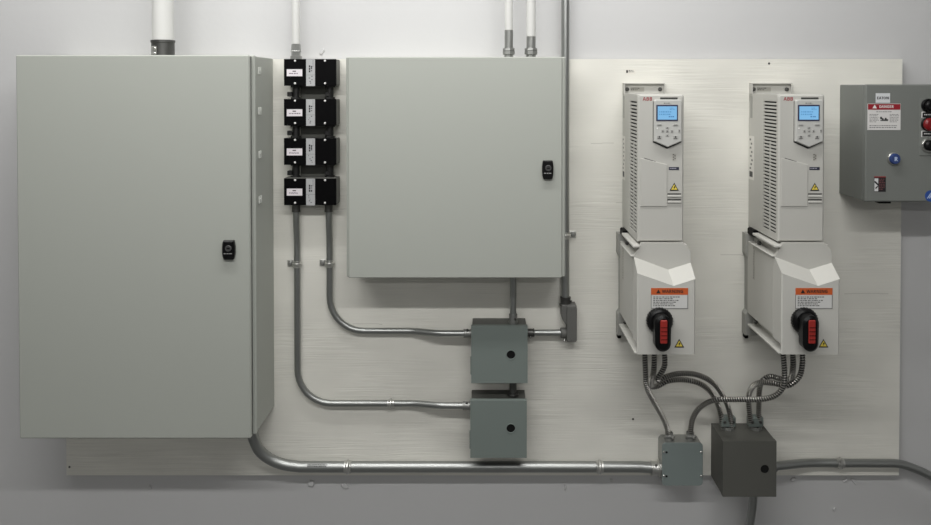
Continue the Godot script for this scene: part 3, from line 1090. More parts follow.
# ---------------------------------------------------------------- variable speed drives
func warning_triangle(t: Node3D, c: Vector3, w: float):
	var h := w * 0.87
	var st := begin()
	prism(st, [Vector2(c.x - w / 2, c.y - h / 2), Vector2(c.x + w / 2, c.y - h / 2), Vector2(c.x, c.y + h / 2)], c.z, c.z + 0.0005)
	var o := obj("warning_triangle", st, M["ink"], t)
	o.set_meta("label", "yellow electric hazard triangle")
	st = begin()
	var cy := c.y - h * 0.05
	prism(st, [Vector2(c.x - w * 0.34, cy - h * 0.31), Vector2(c.x + w * 0.34, cy - h * 0.31), Vector2(c.x, cy + h * 0.36)], c.z + 0.0005, c.z + 0.0008)
	obj("yellow_field", st, M["yellow"], o)
	st = begin()
	prism(st, [Vector2(c.x + w * 0.05, cy + h * 0.20), Vector2(c.x - w * 0.09, cy - h * 0.06), Vector2(c.x - w * 0.01, cy - h * 0.05), Vector2(c.x - w * 0.05, cy - h * 0.27), Vector2(c.x + w * 0.10, cy + h * 0.02), Vector2(c.x + w * 0.02, cy + h * 0.02)], c.z + 0.0008, c.z + 0.0011)
	obj("bolt_sign", st, M["ink"], o)

func build_drives():
	var cx := 0.4555
	var t := thing("motor_drive", "left one of the two pale motor drives, nearer the square cabinet, blue-lit keypad on top", "motor drive", Vector3(cx, 1.124, 0), "two wall-mounted motor drives")
	var x0 := cx - 0.0603
	var x1 := cx + 0.0603
	var zf := 0.23
	var yb := 1.436
	var yt := 1.8225
	var st := begin()
	# heat sink back plate
	cbox(st, Vector3(x0, 1.43, 0.0), Vector3(x1, 1.853, 0.004), 0.0006)
	cbox(st, Vector3(x0, 1.80, 0.004), Vector3(x0 + 0.003, 1.853, 0.024), 0.0006)
	cbox(st, Vector3(x1 - 0.003, 1.822, 0.004), Vector3(x1, 1.846, 0.012), 0.0006)
	cbox(st, Vector3(x0, 1.850, 0.004), Vector3(x1, 1.853, 0.016), 0.0006)
	var plate := obj("mounting_plate", st, M["drive"], t)
	for s in [0.012, 0.108]:
		st = begin()
		var c := Vector3(x0 + s, 1.8345, 0.004)
		lathe(st, c, Vector3.BACK, [Vector2(0.0062, 0), Vector2(0.0058, 0.003), Vector2(0.003, 0.005), Vector2(0, 0.0052)], 8, 0.0, false)
		obj("screw", st, M["dark_steel"], plate)
	var rng := RandomNumberGenerator.new()
	rng.seed = 15
	var im := blank(64, 20, Color8(160, 158, 150))
	dashes(im, Rect2i(2, 3, 48, 15), 2, Color8(50, 50, 50), rng, 0.8)
	put("small_print", sheet(x0 + 0.022, 1.828, x0 + 0.062, 1.8405, 0.004, 0.0004), print_mat(im), plate)
	# body, drawn in on the left where the grille sits
	st = begin()
	cbox(st, Vector3(x0 + 0.004, yb, 0.004), Vector3(x1, yt, zf - 0.012), 0.001)
	obj("body", st, M["drive"], t)
	st = begin()   # left flank with an opening for the grille
	var gz0 := 0.120
	var gz1 := 0.214
	var gy0 := 1.452
	var gy1 := 1.806
	cbox(st, Vector3(x0, yb, 0.004), Vector3(x0 + 0.005, yt, gz0), 0.0004)
	cbox(st, Vector3(x0, yb, gz1), Vector3(x0 + 0.005, yt, zf - 0.012), 0.0004)
	cbox(st, Vector3(x0, gy1, gz0), Vector3(x0 + 0.005, yt, gz1), 0.0)
	cbox(st, Vector3(x0, yb, gz0), Vector3(x0 + 0.005, gy0, gz1), 0.0)
	obj("side_panel", st, M["drive"], t)
	st = begin()
	cbox(st, Vector3(x0 + 0.0036, gy0, gz0), Vector3(x0 + 0.0042, gy1, gz1))
	var grille := obj("grille", st, M["hole"], t)
	var bar := begin()
	cbox(bar, Vector3(x0 + 0.0003, gy0 - 0.0026, gz0), Vector3(x0 + 0.004, gy0 + 0.0026, gz1), 0.0006)
	bar.generate_normals()
	var bar_mesh := bar.commit()
	var n := 37
	for k in n + 1:
		var b := put("slat", bar_mesh, M["drive"], grille)
		b.position = Vector3(0, (gy1 - gy0) * k / n, 0)
	st = begin()
	cbox(st, Vector3(x0 + 0.0002, gy0, 0.164), Vector3(x0 + 0.004, gy1 - 0.11, 0.169), 0.0004)
	obj("mullion", st, M["drive"], grille)
	st = begin()
	cbox(st, Vector3(x0 - 0.0006, 1.752, 0.012), Vector3(x0 + 0.001, 1.815, 0.030))
	obj("side_slot", st, M["drive_grey"], t)
	# white type label on the left flank
	im = blank(32, 96, Color8(214, 212, 206))
	for k in 9:
		im.fill_rect(Rect2i(4 + (k * 7) % 12, 6 + k * 9, 9, 4), Color8(90, 90, 90))
	im.fill_rect(Rect2i(4, 78, 20, 12), Color8(50, 50, 50))
	st = side_sheet(x0, 1.574, 1.700, 0.004, 0.046)
	put("side_label", st.commit(), print_mat(im), t)
	# front shell
	st = begin()
	prism(st, [Vector2(x0, yb), Vector2(x1, yb), Vector2(x1, yt - 0.004), Vector2(x1 - 0.004, yt), Vector2(x0 + 0.002, yt), Vector2(x0, yt - 0.006)], zf - 0.012, zf, 0.004)
	obj("front_shell", st, M["drive"], t)
	st = begin()   # lower removable cover
	prism(st, [Vector2(x0 + 0.007, P(641, 158, zf).y), Vector2(P(667, 165, zf).x, P(667, 164.5, zf).y), Vector2(P(667, 165, zf).x, P(667, 206.3, zf).y), Vector2(x0 + 0.007, P(667, 206.3, zf).y)], zf, zf + 0.0025, 0.001)
	obj("terminal_cover", st, M["drive"], t)
	st = begin()   # parting line above the cover
	var q0 := P(644, 158.3, zf)
	var q1 := P(656, 162.0, zf)
	prism(st, [Vector2(q0.x, q0.y), Vector2(q1.x, q1.y), Vector2(q1.x, q1.y + 0.0016), Vector2(q0.x, q0.y + 0.0016)], zf, zf + 0.0006)
	obj("parting_groove", st, M["ink_soft"], t)
	for y in [194.8, 200.6]:
		st = begin()
		var a := P(667.4, y + 2.2, zf)
		var b := P(681.2, y, zf)
		cbox(st, Vector3(a.x, a.y, zf - 0.001), Vector3(b.x, b.y, zf + 0.004), 0.001)
		obj("ridge", st, M["drive_pale"], t)
		st = begin()
		cbox(st, Vector3(a.x, b.y, zf), Vector3(b.x, b.y + 0.004, zf + 0.0006))
		obj("ridge_groove", st, M["gasket"], t)
	st = begin()
	var s0 := P(660.2, 99.3, zf)
	var s1 := P(677.6, 97.4, zf)
	cbox(st, Vector3(s0.x, s0.y, zf - 0.001), Vector3(s1.x, s1.y, zf + 0.0006))
	obj("top_slot", st, M["gasket"], t)
	# maker's letters
	var lc := P(647.6, 99.0, zf)
	words("ABB", Vector3(lc.x, lc.y, zf), 0.0094, M["red_print"], t, true, 1.0)
	# keypad
	var zk := zf + 0.012
	var kx0 := P(654.4, 100, zk).x
	var kx1 := P(682.0, 100, zk).x
	var ky1 := P(668, 99.7, zk).y
	var ky0 := P(668, 141.3, zk).y
	var kyv := P(668, 147.2, zk).y
	var km := P(667.9, 147, zk).x
	st = begin()
	prism(st, [Vector2(kx0, ky0), Vector2(km, kyv), Vector2(kx1, ky0), Vector2(kx1, ky1 - 0.004), Vector2(kx1 - 0.004, ky1), Vector2(kx0 + 0.004, ky1), Vector2(kx0, ky1 - 0.004)], zf, zk, 0.002)
	var kp := obj("keypad", st, M["keypad"], t)
	st = begin()   # dark gap round the keypad pocket
	prism(st, [Vector2(kx0 - 0.0012, ky0 - 0.0036), Vector2(km, kyv - 0.0052), Vector2(kx1 + 0.0012, ky0 - 0.0036), Vector2(kx1 + 0.0012, ky1 - 0.004), Vector2(kx0 - 0.0012, ky1 - 0.004)], zf - 0.001, zf + 0.0006)
	obj("pocket", st, M["gasket"], t)
	var b0 := P(656.2, 121.0, zk)
	var b1 := P(678.0, 104.8, zk)
	st = begin(); cbox(st, Vector3(b0.x, b0.y, zk - 0.001), Vector3(b1.x, b1.y, zk + 0.0012), 0.0006); obj("bezel", st, M["navy"], kp)
	im = blank(80, 54, Color8(140, 203, 250))
	dashes(im, Rect2i(50, 6, 26, 10), 2, Color8(70, 130, 190), rng, 0.8)
	dashes(im, Rect2i(6, 20, 66, 20), 2, Color8(96, 160, 216), rng, 0.8)
	dashes(im, Rect2i(46, 40, 28, 8), 1, Color8(62, 116, 176), rng, 0.9)
	im.generate_mipmaps()
	var glow := StandardMaterial3D.new()
	glow.albedo_color = Color(0.02, 0.03, 0.04)
	glow.roughness = 0.3
	glow.emission_enabled = true
	glow.emission = Color(1, 1, 1)
	glow.emission_operator = BaseMaterial3D.EMISSION_OP_MULTIPLY
	glow.emission_texture = ImageTexture.create_from_image(im)
	glow.emission_energy_multiplier = 0.75
	b0 = P(657.6, 119.6, zk)
	b1 = P(676.8, 106.3, zk)
	var scr := put("screen", sheet(b0.x, b0.y, b1.x, b1.y, zk + 0.0012, 0.0004), glow, kp)
	scr.set_meta("label", "blue-lit display")
	im = blank(40, 8, Color8(180, 180, 176))
	dashes(im, Rect2i(2, 1, 36, 6), 1, Color8(50, 50, 54), rng, 0.95)
	b0 = P(663.5, 104.2, zk); b1 = P(671.5, 102.6, zk)
	put("small_print", sheet(b0.x, b0.y, b1.x, b1.y, zk, 0.0003), print_mat(im), kp)
	for a in [[659.3, 125.0, 5.2, 1.8], [675.6, 125.0, 5.2, 1.8], [667.3, 127.6, 3.2, 2.2], [662.8, 130.9, 2.6, 3.0], [667.3, 130.9, 3.0, 2.4], [671.9, 130.9, 2.6, 3.0], [667.3, 135.2, 3.2, 2.4], [659.3, 137.2, 4.6, 3.4], [675.4, 137.2, 4.6, 3.4], [679.2, 130.9, 1.6, 4.0]]:
		var c := P(a[0], a[1], zk)
		var w := L(a[2], zk) / 2
		var h := L(a[3], zk) / 2
		st = begin()
		cbox(st, Vector3(c.x - w, c.y - h, zk - 0.0005), Vector3(c.x + w, c.y + h, zk + 0.0012), 0.0006)
		var key := obj("key", st, M["key"], kp)
		st = begin()
		if a[2] < 3.5 and a[2] > 2.0:
			var g := minf(w, h) * 0.55
			prism(st, [Vector2(c.x - g, c.y - g), Vector2(c.x + g, c.y - g), Vector2(c.x, c.y + g)], zk + 0.0012, zk + 0.0015)
		elif a[3] > 3.2 and a[2] > 2:
			cyl(st, c + Vector3(0, h * 0.25, 0.0012), c + Vector3(0, h * 0.25, 0.0015), h * 0.5, 12)
			cbox(st, c + Vector3(-w * 0.7, -h * 0.75, 0.0012), c + Vector3(w * 0.7, -h * 0.45, 0.0014))
		else:
			cbox(st, c + Vector3(-w * 0.7, -h * 0.2, 0.0012), c + Vector3(w * 0.7, h * 0.3, 0.0015))
		obj("key_sign", st, M["ink_soft"], key)
	var led := P(657.3, 128.4, zk)
	st = begin(); cyl(st, led, led + Vector3(0, 0, 0.001), 0.0022, 10, 0.0003); obj("status_lamp", st, M["white_label"], kp)
	# marks beside the cover
	im = blank(24, 40, Color8(182, 180, 172))
	for k in 5:
		im.fill_rect(Rect2i(4 + (k % 2) * 9, 2 + k * 7, 7, 5), Color8(64, 62, 60))
		im.fill_rect(Rect2i(14 - (k % 2) * 8, 3 + k * 7, 4, 3), Color8(100, 98, 94))
	b0 = P(672.0, 161.2, zf); b1 = P(676.4, 153.8, zf)
	put("small_print", sheet(b0.x, b0.y, b1.x, b1.y, zf, 0.0003), print_mat(im), t)
	im = blank(64, 16, Color8(40, 42, 60))
	dashes(im, Rect2i(6, 5, 52, 8), 1, Color8(190, 190, 200), rng, 0.95)
	b0 = P(668.8, 170.0, zf); b1 = P(679.0, 167.0, zf)
	put("type_plate", sheet(b0.x, b0.y, b1.x, b1.y, zf, 0.0005), print_mat(im), t)
	var wt := P(674.2, 186.8, zf)
	warning_triangle(t, Vector3(wt.x, wt.y, zf), L(9.4, zf))
	# ---- lower switch housing
	var c2 := 0.4560
	var l0 := c2 - 0.0725
	var l1 := c2 + 0.0760
	var z1 := 0.24
	var z2 := 0.288
	var yl := 1.159
	st = begin()
	cbox(st, Vector3(l0, 1.190, 0.03), Vector3(l1, 1.398, z1 - 0.012), 0.001)
	cbox(st, Vector3(l0 + 0.022, yl, 0.03), Vector3(l1, 1.190, z2 - 0.02), 0.0006)
	cbox(st, Vector3(l0 + 0.018, 1.398, 0.03), Vector3(l1 - 0.008, 1.4295, z1 - 0.002), 0.0006)
	obj("switch_housing", st, M["drive"], t)
	st = begin()   # open screw channels on the left flank
	cbox(st, Vector3(l0 - 0.004, 1.4240, 0.080), Vector3(l0 + 0.0145, 1.4310, z1 + 0.008), 0.0015)
	obj("screw_channel", st, M["drive_pale"], t)
	st = begin()
	cbox(st, Vector3(l0 - 0.008, 1.398, 0.080), Vector3(l0 + 0.014, 1.402, z1 - 0.002), 0.001)
	obj("screw_channel", st, M["drive_pale"], t)
	st = begin()
	cbox(st, Vector3(l0 - 0.006, yl, 0.050), Vector3(l0 + 0.025, yl + 0.005, z2 - 0.004), 0.001)
	obj("screw_channel", st, M["drive_pale"], t)
	for a in [[1.408, 0.10], [1.178, 0.075]]:
		st = begin()
		var c := Vector3(l0 + 0.006, a[0], a[1])
		cyl(st, c, c + Vector3(0, 0, 0.012), 0.0055, 12, 0.001)
		obj("screw", st, M["dark_steel"], t)
	# back rail
	st = begin()
	prism(st, [Vector2(l0 - 0.006, 1.36), Vector2(l0 - 0.006, 1.419), Vector2(l0 + 0.06, 1.419), Vector2(l0 + 0.06, 1.124), Vector2(l0 - 0.006, 1.124), Vector2(l0 - 0.006, 1.185), Vector2(l0 + 0.001, 1.195), Vector2(l0 + 0.001, 1.345)], 0.0, 0.032, 0.001)
	obj("back_rail", st, M["drive_grey"], t)
	st = begin()
	cbox(st, Vector3(l0 + 0.001, 1.416, 0.022), Vector3(l0 + 0.016, 1.436, 0.075), 0.003)
	obj("side_plug", st, M["black"], t)
	st = begin()
	cbox(st, Vector3(l0 - 0.005, 1.112, 0.004), Vector3(l0 + 0.006, 1.126, 0.024), 0.002)
	obj("rail_foot", st, M["black"], t)
	im = blank(16, 96, Color8(172, 170, 163))
	for k in 12:
		im.fill_rect(Rect2i(3 + (k * 5) % 6, 3 + k * 8, 5, 3), Color8(58, 58, 58))
	put("side_print", side_sheet(l0, 1.300, 1.392, 0.075, 0.090).commit(), print_mat(im), t)
	# front cover: flat top portion, then two slopes meeting in a V, then the proud door
	var tl := Vector3(l0, 1.3985, z1)
	var tc := Vector3(0.4735, 1.3650, z1)
	var tr := Vector3(l1, 1.3830, z1)
	var fl := Vector3(l0, 1.3672, z2)
	var fc := Vector3(0.4765, 1.3347, z2)
	var fr := Vector3(l1, 1.3527, z2)
	st = begin()
	prism(st, [Vector2(l0, tl.y), Vector2(l0 + 0.008, 1.412), Vector2(l0 + 0.020, 1.4345), Vector2(l1 - 0.018, 1.4345), Vector2(l1 - 0.008, 1.422), Vector2(l1, 1.414), Vector2(l1, 1.345), Vector2(l0, 1.345)], z1 - 0.0115, z1, 0.0)
	obj("upper_cover", st, M["drive"], t)
	st = begin()
	# slopes
	quad(st, tl, tc, fc, fl, Vector3(0.2, 1, 0.4))
	quad(st, tc, tr, fr, fc, Vector3(-0.2, 1, 0.4))
	# door face and flanks
	var ch := 0.003
	var dl := Vector3(l0 + ch, yl, z2)
	var dr := Vector3(l1 - ch, yl, z2)
	var fl2 := fl + Vector3(ch, -0.001, 0)
	var fr2 := fr + Vector3(-ch, -0.001, 0)
	for a in [[fl2, fc, dl], [fc, dr, dl], [fc, fr2, dr]]:
		tri(st, a[0], a[1], a[2], Vector3(0, 0, 1))
	tri(st, fl, fc, fl2, Vector3(0, 0.3, 1))
	tri(st, fr, fc, fr2, Vector3(0, 0.3, 1))
	for s in [0, 1]:
		var x: float = l0 if s == 0 else l1
		var f: Vector3 = fl if s == 0 else fr
		var f2: Vector3 = fl2 if s == 0 else fr2
		var dd: Vector3 = dl if s == 0 else dr
		var tt: Vector3 = tl if s == 0 else tr
		var out := Vector3(-1 if s == 0 else 1, 0, 0)
		var low := Vector3(x, yl, z2 - ch)
		var edge := Vector3(x, f.y, z2 - ch)
		var by := yl if s == 1 else yl + 0.026   # the channel stays open at the lower left
		quad(st, f2, edge, low, dd, out + Vector3(0, 0, 1))
		quad(st, edge, Vector3(x, f.y, z1 - 0.01), Vector3(x, by, z1 - 0.01), Vector3(x, by, z2 - ch), out)
		tri(st, edge, tt, Vector3(x, f.y, z1 - 0.01), out)
		tri(st, f2, f, edge, out + Vector3(0, 1, 1))
		tri(st, f, tt, edge, out)
	quad(st, dl, dr, Vector3(l1, yl, z1 - 0.01), Vector3(l0, yl, z1 - 0.01), Vector3(0, -1, 0))
	obj("switch_door", st, M["drive_pale"], t)
	# warning label
	var wl0 := P(650.9, 308.6, z2)
	var wl1 := P(688.0, 287.9, z2)
	im = blank(128, 72, Color8(200, 200, 198))
	im.fill_rect(Rect2i(2, 24, 124, 46), Color8(206, 206, 204))
	dashes(im, Rect2i(8, 30, 100, 36), 6, Color8(70, 70, 70), rng, 0.85)
	var wl := put("warning_label", sheet(wl0.x, wl0.y, wl1.x, wl1.y, z2, 0.0005), print_mat(im), t)
	wl.set_meta("label", "white warning label with an orange head")
	var hy := lerpf(wl1.y, wl0.y, 0.33)
	st = begin(); cbox(st, Vector3(wl0.x, hy, z2 + 0.0003), Vector3(wl1.x, wl1.y, z2 + 0.0009)); var hd := obj("orange_head", st, M["orange"], wl)
	var wx := (wl0.x + wl1.x) / 2
	var wy := (hy + wl1.y) / 2
	words("WARNING", Vector3(wx + 0.008, wy, z2 + 0.0010), 0.0080, M["ink"], wl)
	st = begin()
	prism(st, [Vector2(wx - 0.034, wy - 0.0045), Vector2(wx - 0.023, wy - 0.0045), Vector2(wx - 0.0285, wy + 0.005)], z2 + 0.0009, z2 + 0.0014)
	obj("alert_sign", st, M["ink"], wl)
	st = begin()
	cbox(st, Vector3(wl0.x, wl0.y, z2 + 0.0004), Vector3(wl0.x + 0.0012, hy, z2 + 0.0008))
	cbox(st, Vector3(wl1.x - 0.0012, wl0.y, z2 + 0.0004), Vector3(wl1.x, hy, z2 + 0.0008))
	cbox(st, Vector3(wl0.x, wl0.y, z2 + 0.0004), Vector3(wl1.x, wl0.y + 0.001, z2 + 0.0008))
	obj("border", st, M["ink_soft"], wl)
	# rotary switch handle
	var hc := Vector3(0.4390, EYE.y - 0.6020, z2)
	st = begin()
	lathe(st, hc, Vector3.BACK, [Vector2(0, 0), Vector2(0.0300, 0), Vector2(0.0325, 0.003), Vector2(0.0325, 0.014), Vector2(0.0300, 0.018), Vector2(0.026, 0.022), Vector2(0, 0.024)], 28)
	var knob := obj("rotary_handle", st, M["black_gloss"], t)
	knob.set_meta("label", "black rotary switch handle with a red grip")
	st = begin()
	for k in 28:   # serrations of the rim
		var an := TAU * k / 28
		var c := hc + Vector3(cos(an) * 0.0322, sin(an) * 0.0322, 0)
		cyl(st, c + Vector3(0, 0, 0.003), c + Vector3(0, 0, 0.013), 0.0018, 6)
	obj("rim", st, M["black_gloss"], knob)
	var lp := []
	for k in 13:
		var a := PI * k / 12
		lp.append(Vector2(hc.x + cos(a) * 0.0205, hc.y + 0.004 + sin(a) * 0.0205))
	for k in 13:
		var a := PI + PI * k / 12
		lp.append(Vector2(hc.x + cos(a) * 0.0195, hc.y - 0.0465 + sin(a) * 0.0195))
	st = begin(); prism(st, lp, z2 + 0.020, z2 + 0.052, 0.006); obj("lever", st, M["black_gloss"], knob)
	st = begin()
	cbox(st, Vector3(hc.x - 0.0080, hc.y - 0.044, z2 + 0.050), Vector3(hc.x + 0.0095, hc.y + 0.015, z2 + 0.0545), 0.002)
	obj("grip", st, M["red_grip"], knob)
	for k in 4:
		st = begin()
		cbox(st, Vector3(hc.x - 0.0070, hc.y - 0.034 + k * 0.010, z2 + 0.0543), Vector3(hc.x + 0.0085, hc.y - 0.0325 + k * 0.010, z2 + 0.0550))
		obj("grip_rib", st, M["black"], knob)
	var w2 := P(679.2, 343.2, z2)
	warning_triangle(t, Vector3(w2.x, w2.y, z2), L(10.0, z2))
	# gland plate and connectors below
	st = begin()
	cbox(st, Vector3(0.408, 1.158, 0.175), Vector3(0.492, yl + 0.001, 0.225), 0.001)
	obj("gland_plate", st, M["dark_steel"], t)
	for x in [0.4205, 0.4465, 0.4730]:
		st = begin()
		lathe(st, Vector3(x, 1.159, 0.2), Vector3.DOWN, [Vector2(0, 0), Vector2(0.0130, 0), Vector2(0.0130, 0.005), Vector2(0.0112, 0.006), Vector2(0.0112, 0.016), Vector2(0.0095, 0.017)], 14)
		obj("cable_gland", st, M["dark_steel"], t)
	# the second drive is the same make
	var t2: Node3D = t.duplicate()
	t2.name = numbered("motor_drive")
	add_child(t2, true)
	t2.position = t.position + Vector3(0.3685, 0, 0)
	t2.set_meta("label", "right one of the two pale motor drives, nearer the grey control station with push buttons")

func side_sheet(x: float, y0: float, y1: float, z0: float, z1: float) -> SurfaceTool:
	# a printed sheet on a flank that faces -x
	var st := begin()
	var t := 0.0005
	var c := [Vector3(x - t, y1, z0), Vector3(x - t, y1, z1), Vector3(x - t, y0, z1), Vector3(x - t, y0, z0)]
	var uv := [Vector2(0, 0), Vector2(1, 0), Vector2(1, 1), Vector2(0, 1)]
	for k in [0, 1, 2, 0, 2, 3]:
		st.set_uv(uv[k])
		st.add_vertex(c[k])
	for k in 4:
		var j := (k + 1) % 4
		st.set_uv(uv[k] * 0.98 + Vector2(0.01, 0.01))
		quad(st, c[k], c[j], c[j] + Vector3(t, 0, 0), c[k] + Vector3(t, 0, 0), (c[k] + c[j]) / 2 - Vector3(x, (y0 + y1) / 2, (z0 + z1) / 2))
	st.generate_normals()
	return st

# ---------------------------------------------------------------- flexible armoured cables
func armoured(label: String, pts: Array, lug: bool):
	var t := thing("armoured_cable", label, "cable", pts[-1], "flexible armoured cables below the drives")
	var path := smooth_path(pts, 14)
	# walk the path at an even step so that the turns of the armour are even
	var step := 0.0016
	var even := [path[0]]
	var carry := 0.0
	for i in path.size() - 1:
		var a: Vector3 = path[i]
		var b: Vector3 = path[i + 1]
		var l := (b - a).length()
		var s := step - carry
		while s < l:
			even.append(a.lerp(b, s / l))
			s += step
		carry = l - (s - step)
	var st := begin()
	var core := []
	for i in range(0, even.size(), 4):
		core.append(even[i])
	core.append(even[-1])
	tube(st, core, 0.0062, 10)
	obj("core", st, M["cable_core"], t)
	# the armour is one strip of steel wound round the core
	st = begin()
	var pitch := 0.0068
	var turn_steps := 12
	var half := 0.0019
	var u: Vector3 = frame_of(even[1] - even[0])[0]
	var total := step * (even.size() - 1)
	var count := int(total / pitch * turn_steps)
	var prev := []
	for i in count + 1:
		var at := float(i) / turn_steps * pitch / step
		var j := mini(int(at), even.size() - 2)
		var c: Vector3 = (even[j] as Vector3).lerp(even[j + 1], at - j)
		var tg: Vector3 = (even[mini(j + 2, even.size() - 1)] - even[maxi(j - 1, 0)]).normalized()
		u = (u - tg * u.dot(tg)).normalized()
		var an := TAU * i / turn_steps
		var rad := u * cos(an) + tg.cross(u) * sin(an)
		var row := [c + rad * 0.0058 - tg * half * 1.1, c + rad * 0.0075 - tg * half * 0.7, c + rad * 0.0079, c + rad * 0.0075 + tg * half * 0.7, c + rad * 0.0058 + tg * half * 1.1]
		if i > 0:
			for k in 4:
				quad(st, prev[k], row[k], row[k + 1], prev[k + 1], rad + tg * (k - 1.5) * 0.5)
		prev = row
	obj("armour", st, M["flex"], t)
	if lug:
		st = begin()
		var e: Vector3 = pts[-1]
		lathe(st, e, Vector3.UP, [Vector2(0, 0), Vector2(0.0140, 0), Vector2(0.0140, 0.005), Vector2(0.0115, 0.006), Vector2(0.0115, 0.018), Vector2(0.0095, 0.019)], 14)
		cbox(st, e + Vector3(-0.014, 0.006, 0.006), e + Vector3(0.014, 0.014, 0.015), 0.002)
		var c := obj("connector", st, M["zinc"], t)
		st = begin()
		cyl(st, e + Vector3(0.007, 0.010, 0.014), e + Vector3(0.007, 0.010, 0.020), 0.004, 10, 0.001)
		obj("clamp_screw", st, M["steel"], c)

func build_flexible():
	var yd := 1.1413
	var z := 0.2
	var xs := [0.4205, 0.4465, 0.4730]
	var ytop := P(730, 441.3, 0.116).y - 0.0025   # top of the dark box
	var ysm := P(680, 443.0, 0.054).y              # top of the small box
	var s1 := P(669.0, 438, 0.025)
	var s2 := P(690.0, 438, 0.025)
	var k1 := P(723.3, 430, 0.035)
	var k2 := P(731.5, 430, 0.035)
	var k3 := P(751.5, 430, 0.035)
	var k4 := P(758.5, 430, 0.035)
	armoured("armoured cable farthest left under the left drive, bending straight down into the small blue-grey box",
		[Vector3(xs[0], yd, z), P(645.3, 370, 0.195), P(646.5, 386, 0.18), P(653.5, 401, 0.14), P(662.0, 416, 0.08), P(667.0, 428, 0.04), Vector3(s1.x, ysm, 0.025)], true)
	armoured("lower of the two armoured cables arching from the left drive to the dark box",
		[Vector3(xs[1], yd, z), P(653.8, 370, 0.19), P(651.0, 385.5, 0.140), P(657.5, 386.0, 0.12), P(668.0, 381.0, 0.115), P(684.0, 379.8, 0.095), P(699.5, 383.6, 0.085), P(711.5, 393.0, 0.065), P(719.0, 408.0, 0.045), Vector3(k1.x, ytop, 0.035)], false)
	armoured("upper of the two armoured cables arching from the left drive to the dark box",
		[Vector3(xs[2], yd, z), P(664.4, 366, 0.195), P(657.8, 380, 0.18), P(664.0, 377.5, 0.17), P(678.0, 373.8, 0.15), P(697.0, 374.8, 0.125), P(713.5, 383.4, 0.10), P(724.4, 398.5, 0.078), P(729.6, 413.0, 0.055), Vector3(k2.x, ytop, 0.035)], false)
	var dx := 0.3685
	armoured("armoured cable sweeping left from the right drive, across the others, to the small blue-grey box",
		[Vector3(xs[0] + dx, yd, z), P(784.4, 372, 0.20), P(783.0, 387, 0.20), P(775.0, 395.5, 0.19), P(761.0, 399.2, 0.17), P(735.0, 399.3, 0.13), P(714.0, 400.2, 0.10), P(700.5, 407.0, 0.07), P(692.5, 419.0, 0.045), Vector3(s2.x, ysm, 0.025)], true)
	armoured("armoured cable looping from the right drive into the dark box, higher of the two loops",
		[Vector3(xs[1] + dx, yd, z), P(793.0, 366, 0.19), P(790.0, 379, 0.15), P(780.0, 378.6, 0.115), P(770.5, 376.3, 0.095), P(763.0, 380.0, 0.09), P(759.5, 389.0, 0.07), P(758.8, 405.0, 0.05), Vector3(k4.x, ytop, 0.035)], false)
	armoured("armoured cable looping from the right drive into the dark box, lower of the two loops",
		[Vector3(xs[2] + dx, yd, z), P(802.3, 364, 0.20), P(799.0, 377, 0.195), P(788.0, 385.4, 0.185), P(773.0, 383.0, 0.155), P(760.0, 382.6, 0.12), P(751.5, 388.0, 0.085), P(748.5, 400.0, 0.06), Vector3(k3.x, ytop, 0.035)], false)
	# two-cable connectors on top of the dark box
	for a in [[k1, k2, "twin cable connector on the dark box holding the two cables from the left drive"], [k3, k4, "twin cable connector on the dark box holding the two looping cables from the right drive"]]:
		var p: Vector3 = a[0]
		var q: Vector3 = a[1]
		var c := Vector3((p.x + q.x) / 2, ytop, 0.035)
		var t := thing("cable_connector", a[2], "cable connector", c, "twin connectors on the dark box")
		var st := begin()
		lathe(st, c, Vector3.UP, [Vector2(0, 0), Vector2(0.019, 0), Vector2(0.019, 0.006), Vector2(0.015, 0.007), Vector2(0.015, 0.010)], 8, 0.2, false)
		obj("locknut", st, M["zinc"], t)
		st = begin()
		cbox(st, c + Vector3(-0.0215, 0.009, -0.012), c + Vector3(0.0215, 0.040, 0.012), 0.004)
		obj("clamp_body", st, M["box_grey"], t)
		st = begin()
		for s in [-1, 1]:
			cyl(st, c + Vector3(s * 0.012, 0.026, 0.011), c + Vector3(s * 0.012, 0.026, 0.016), 0.0042, 10, 0.001)
		obj("clamp_screw", st, M["dark_steel"], t)

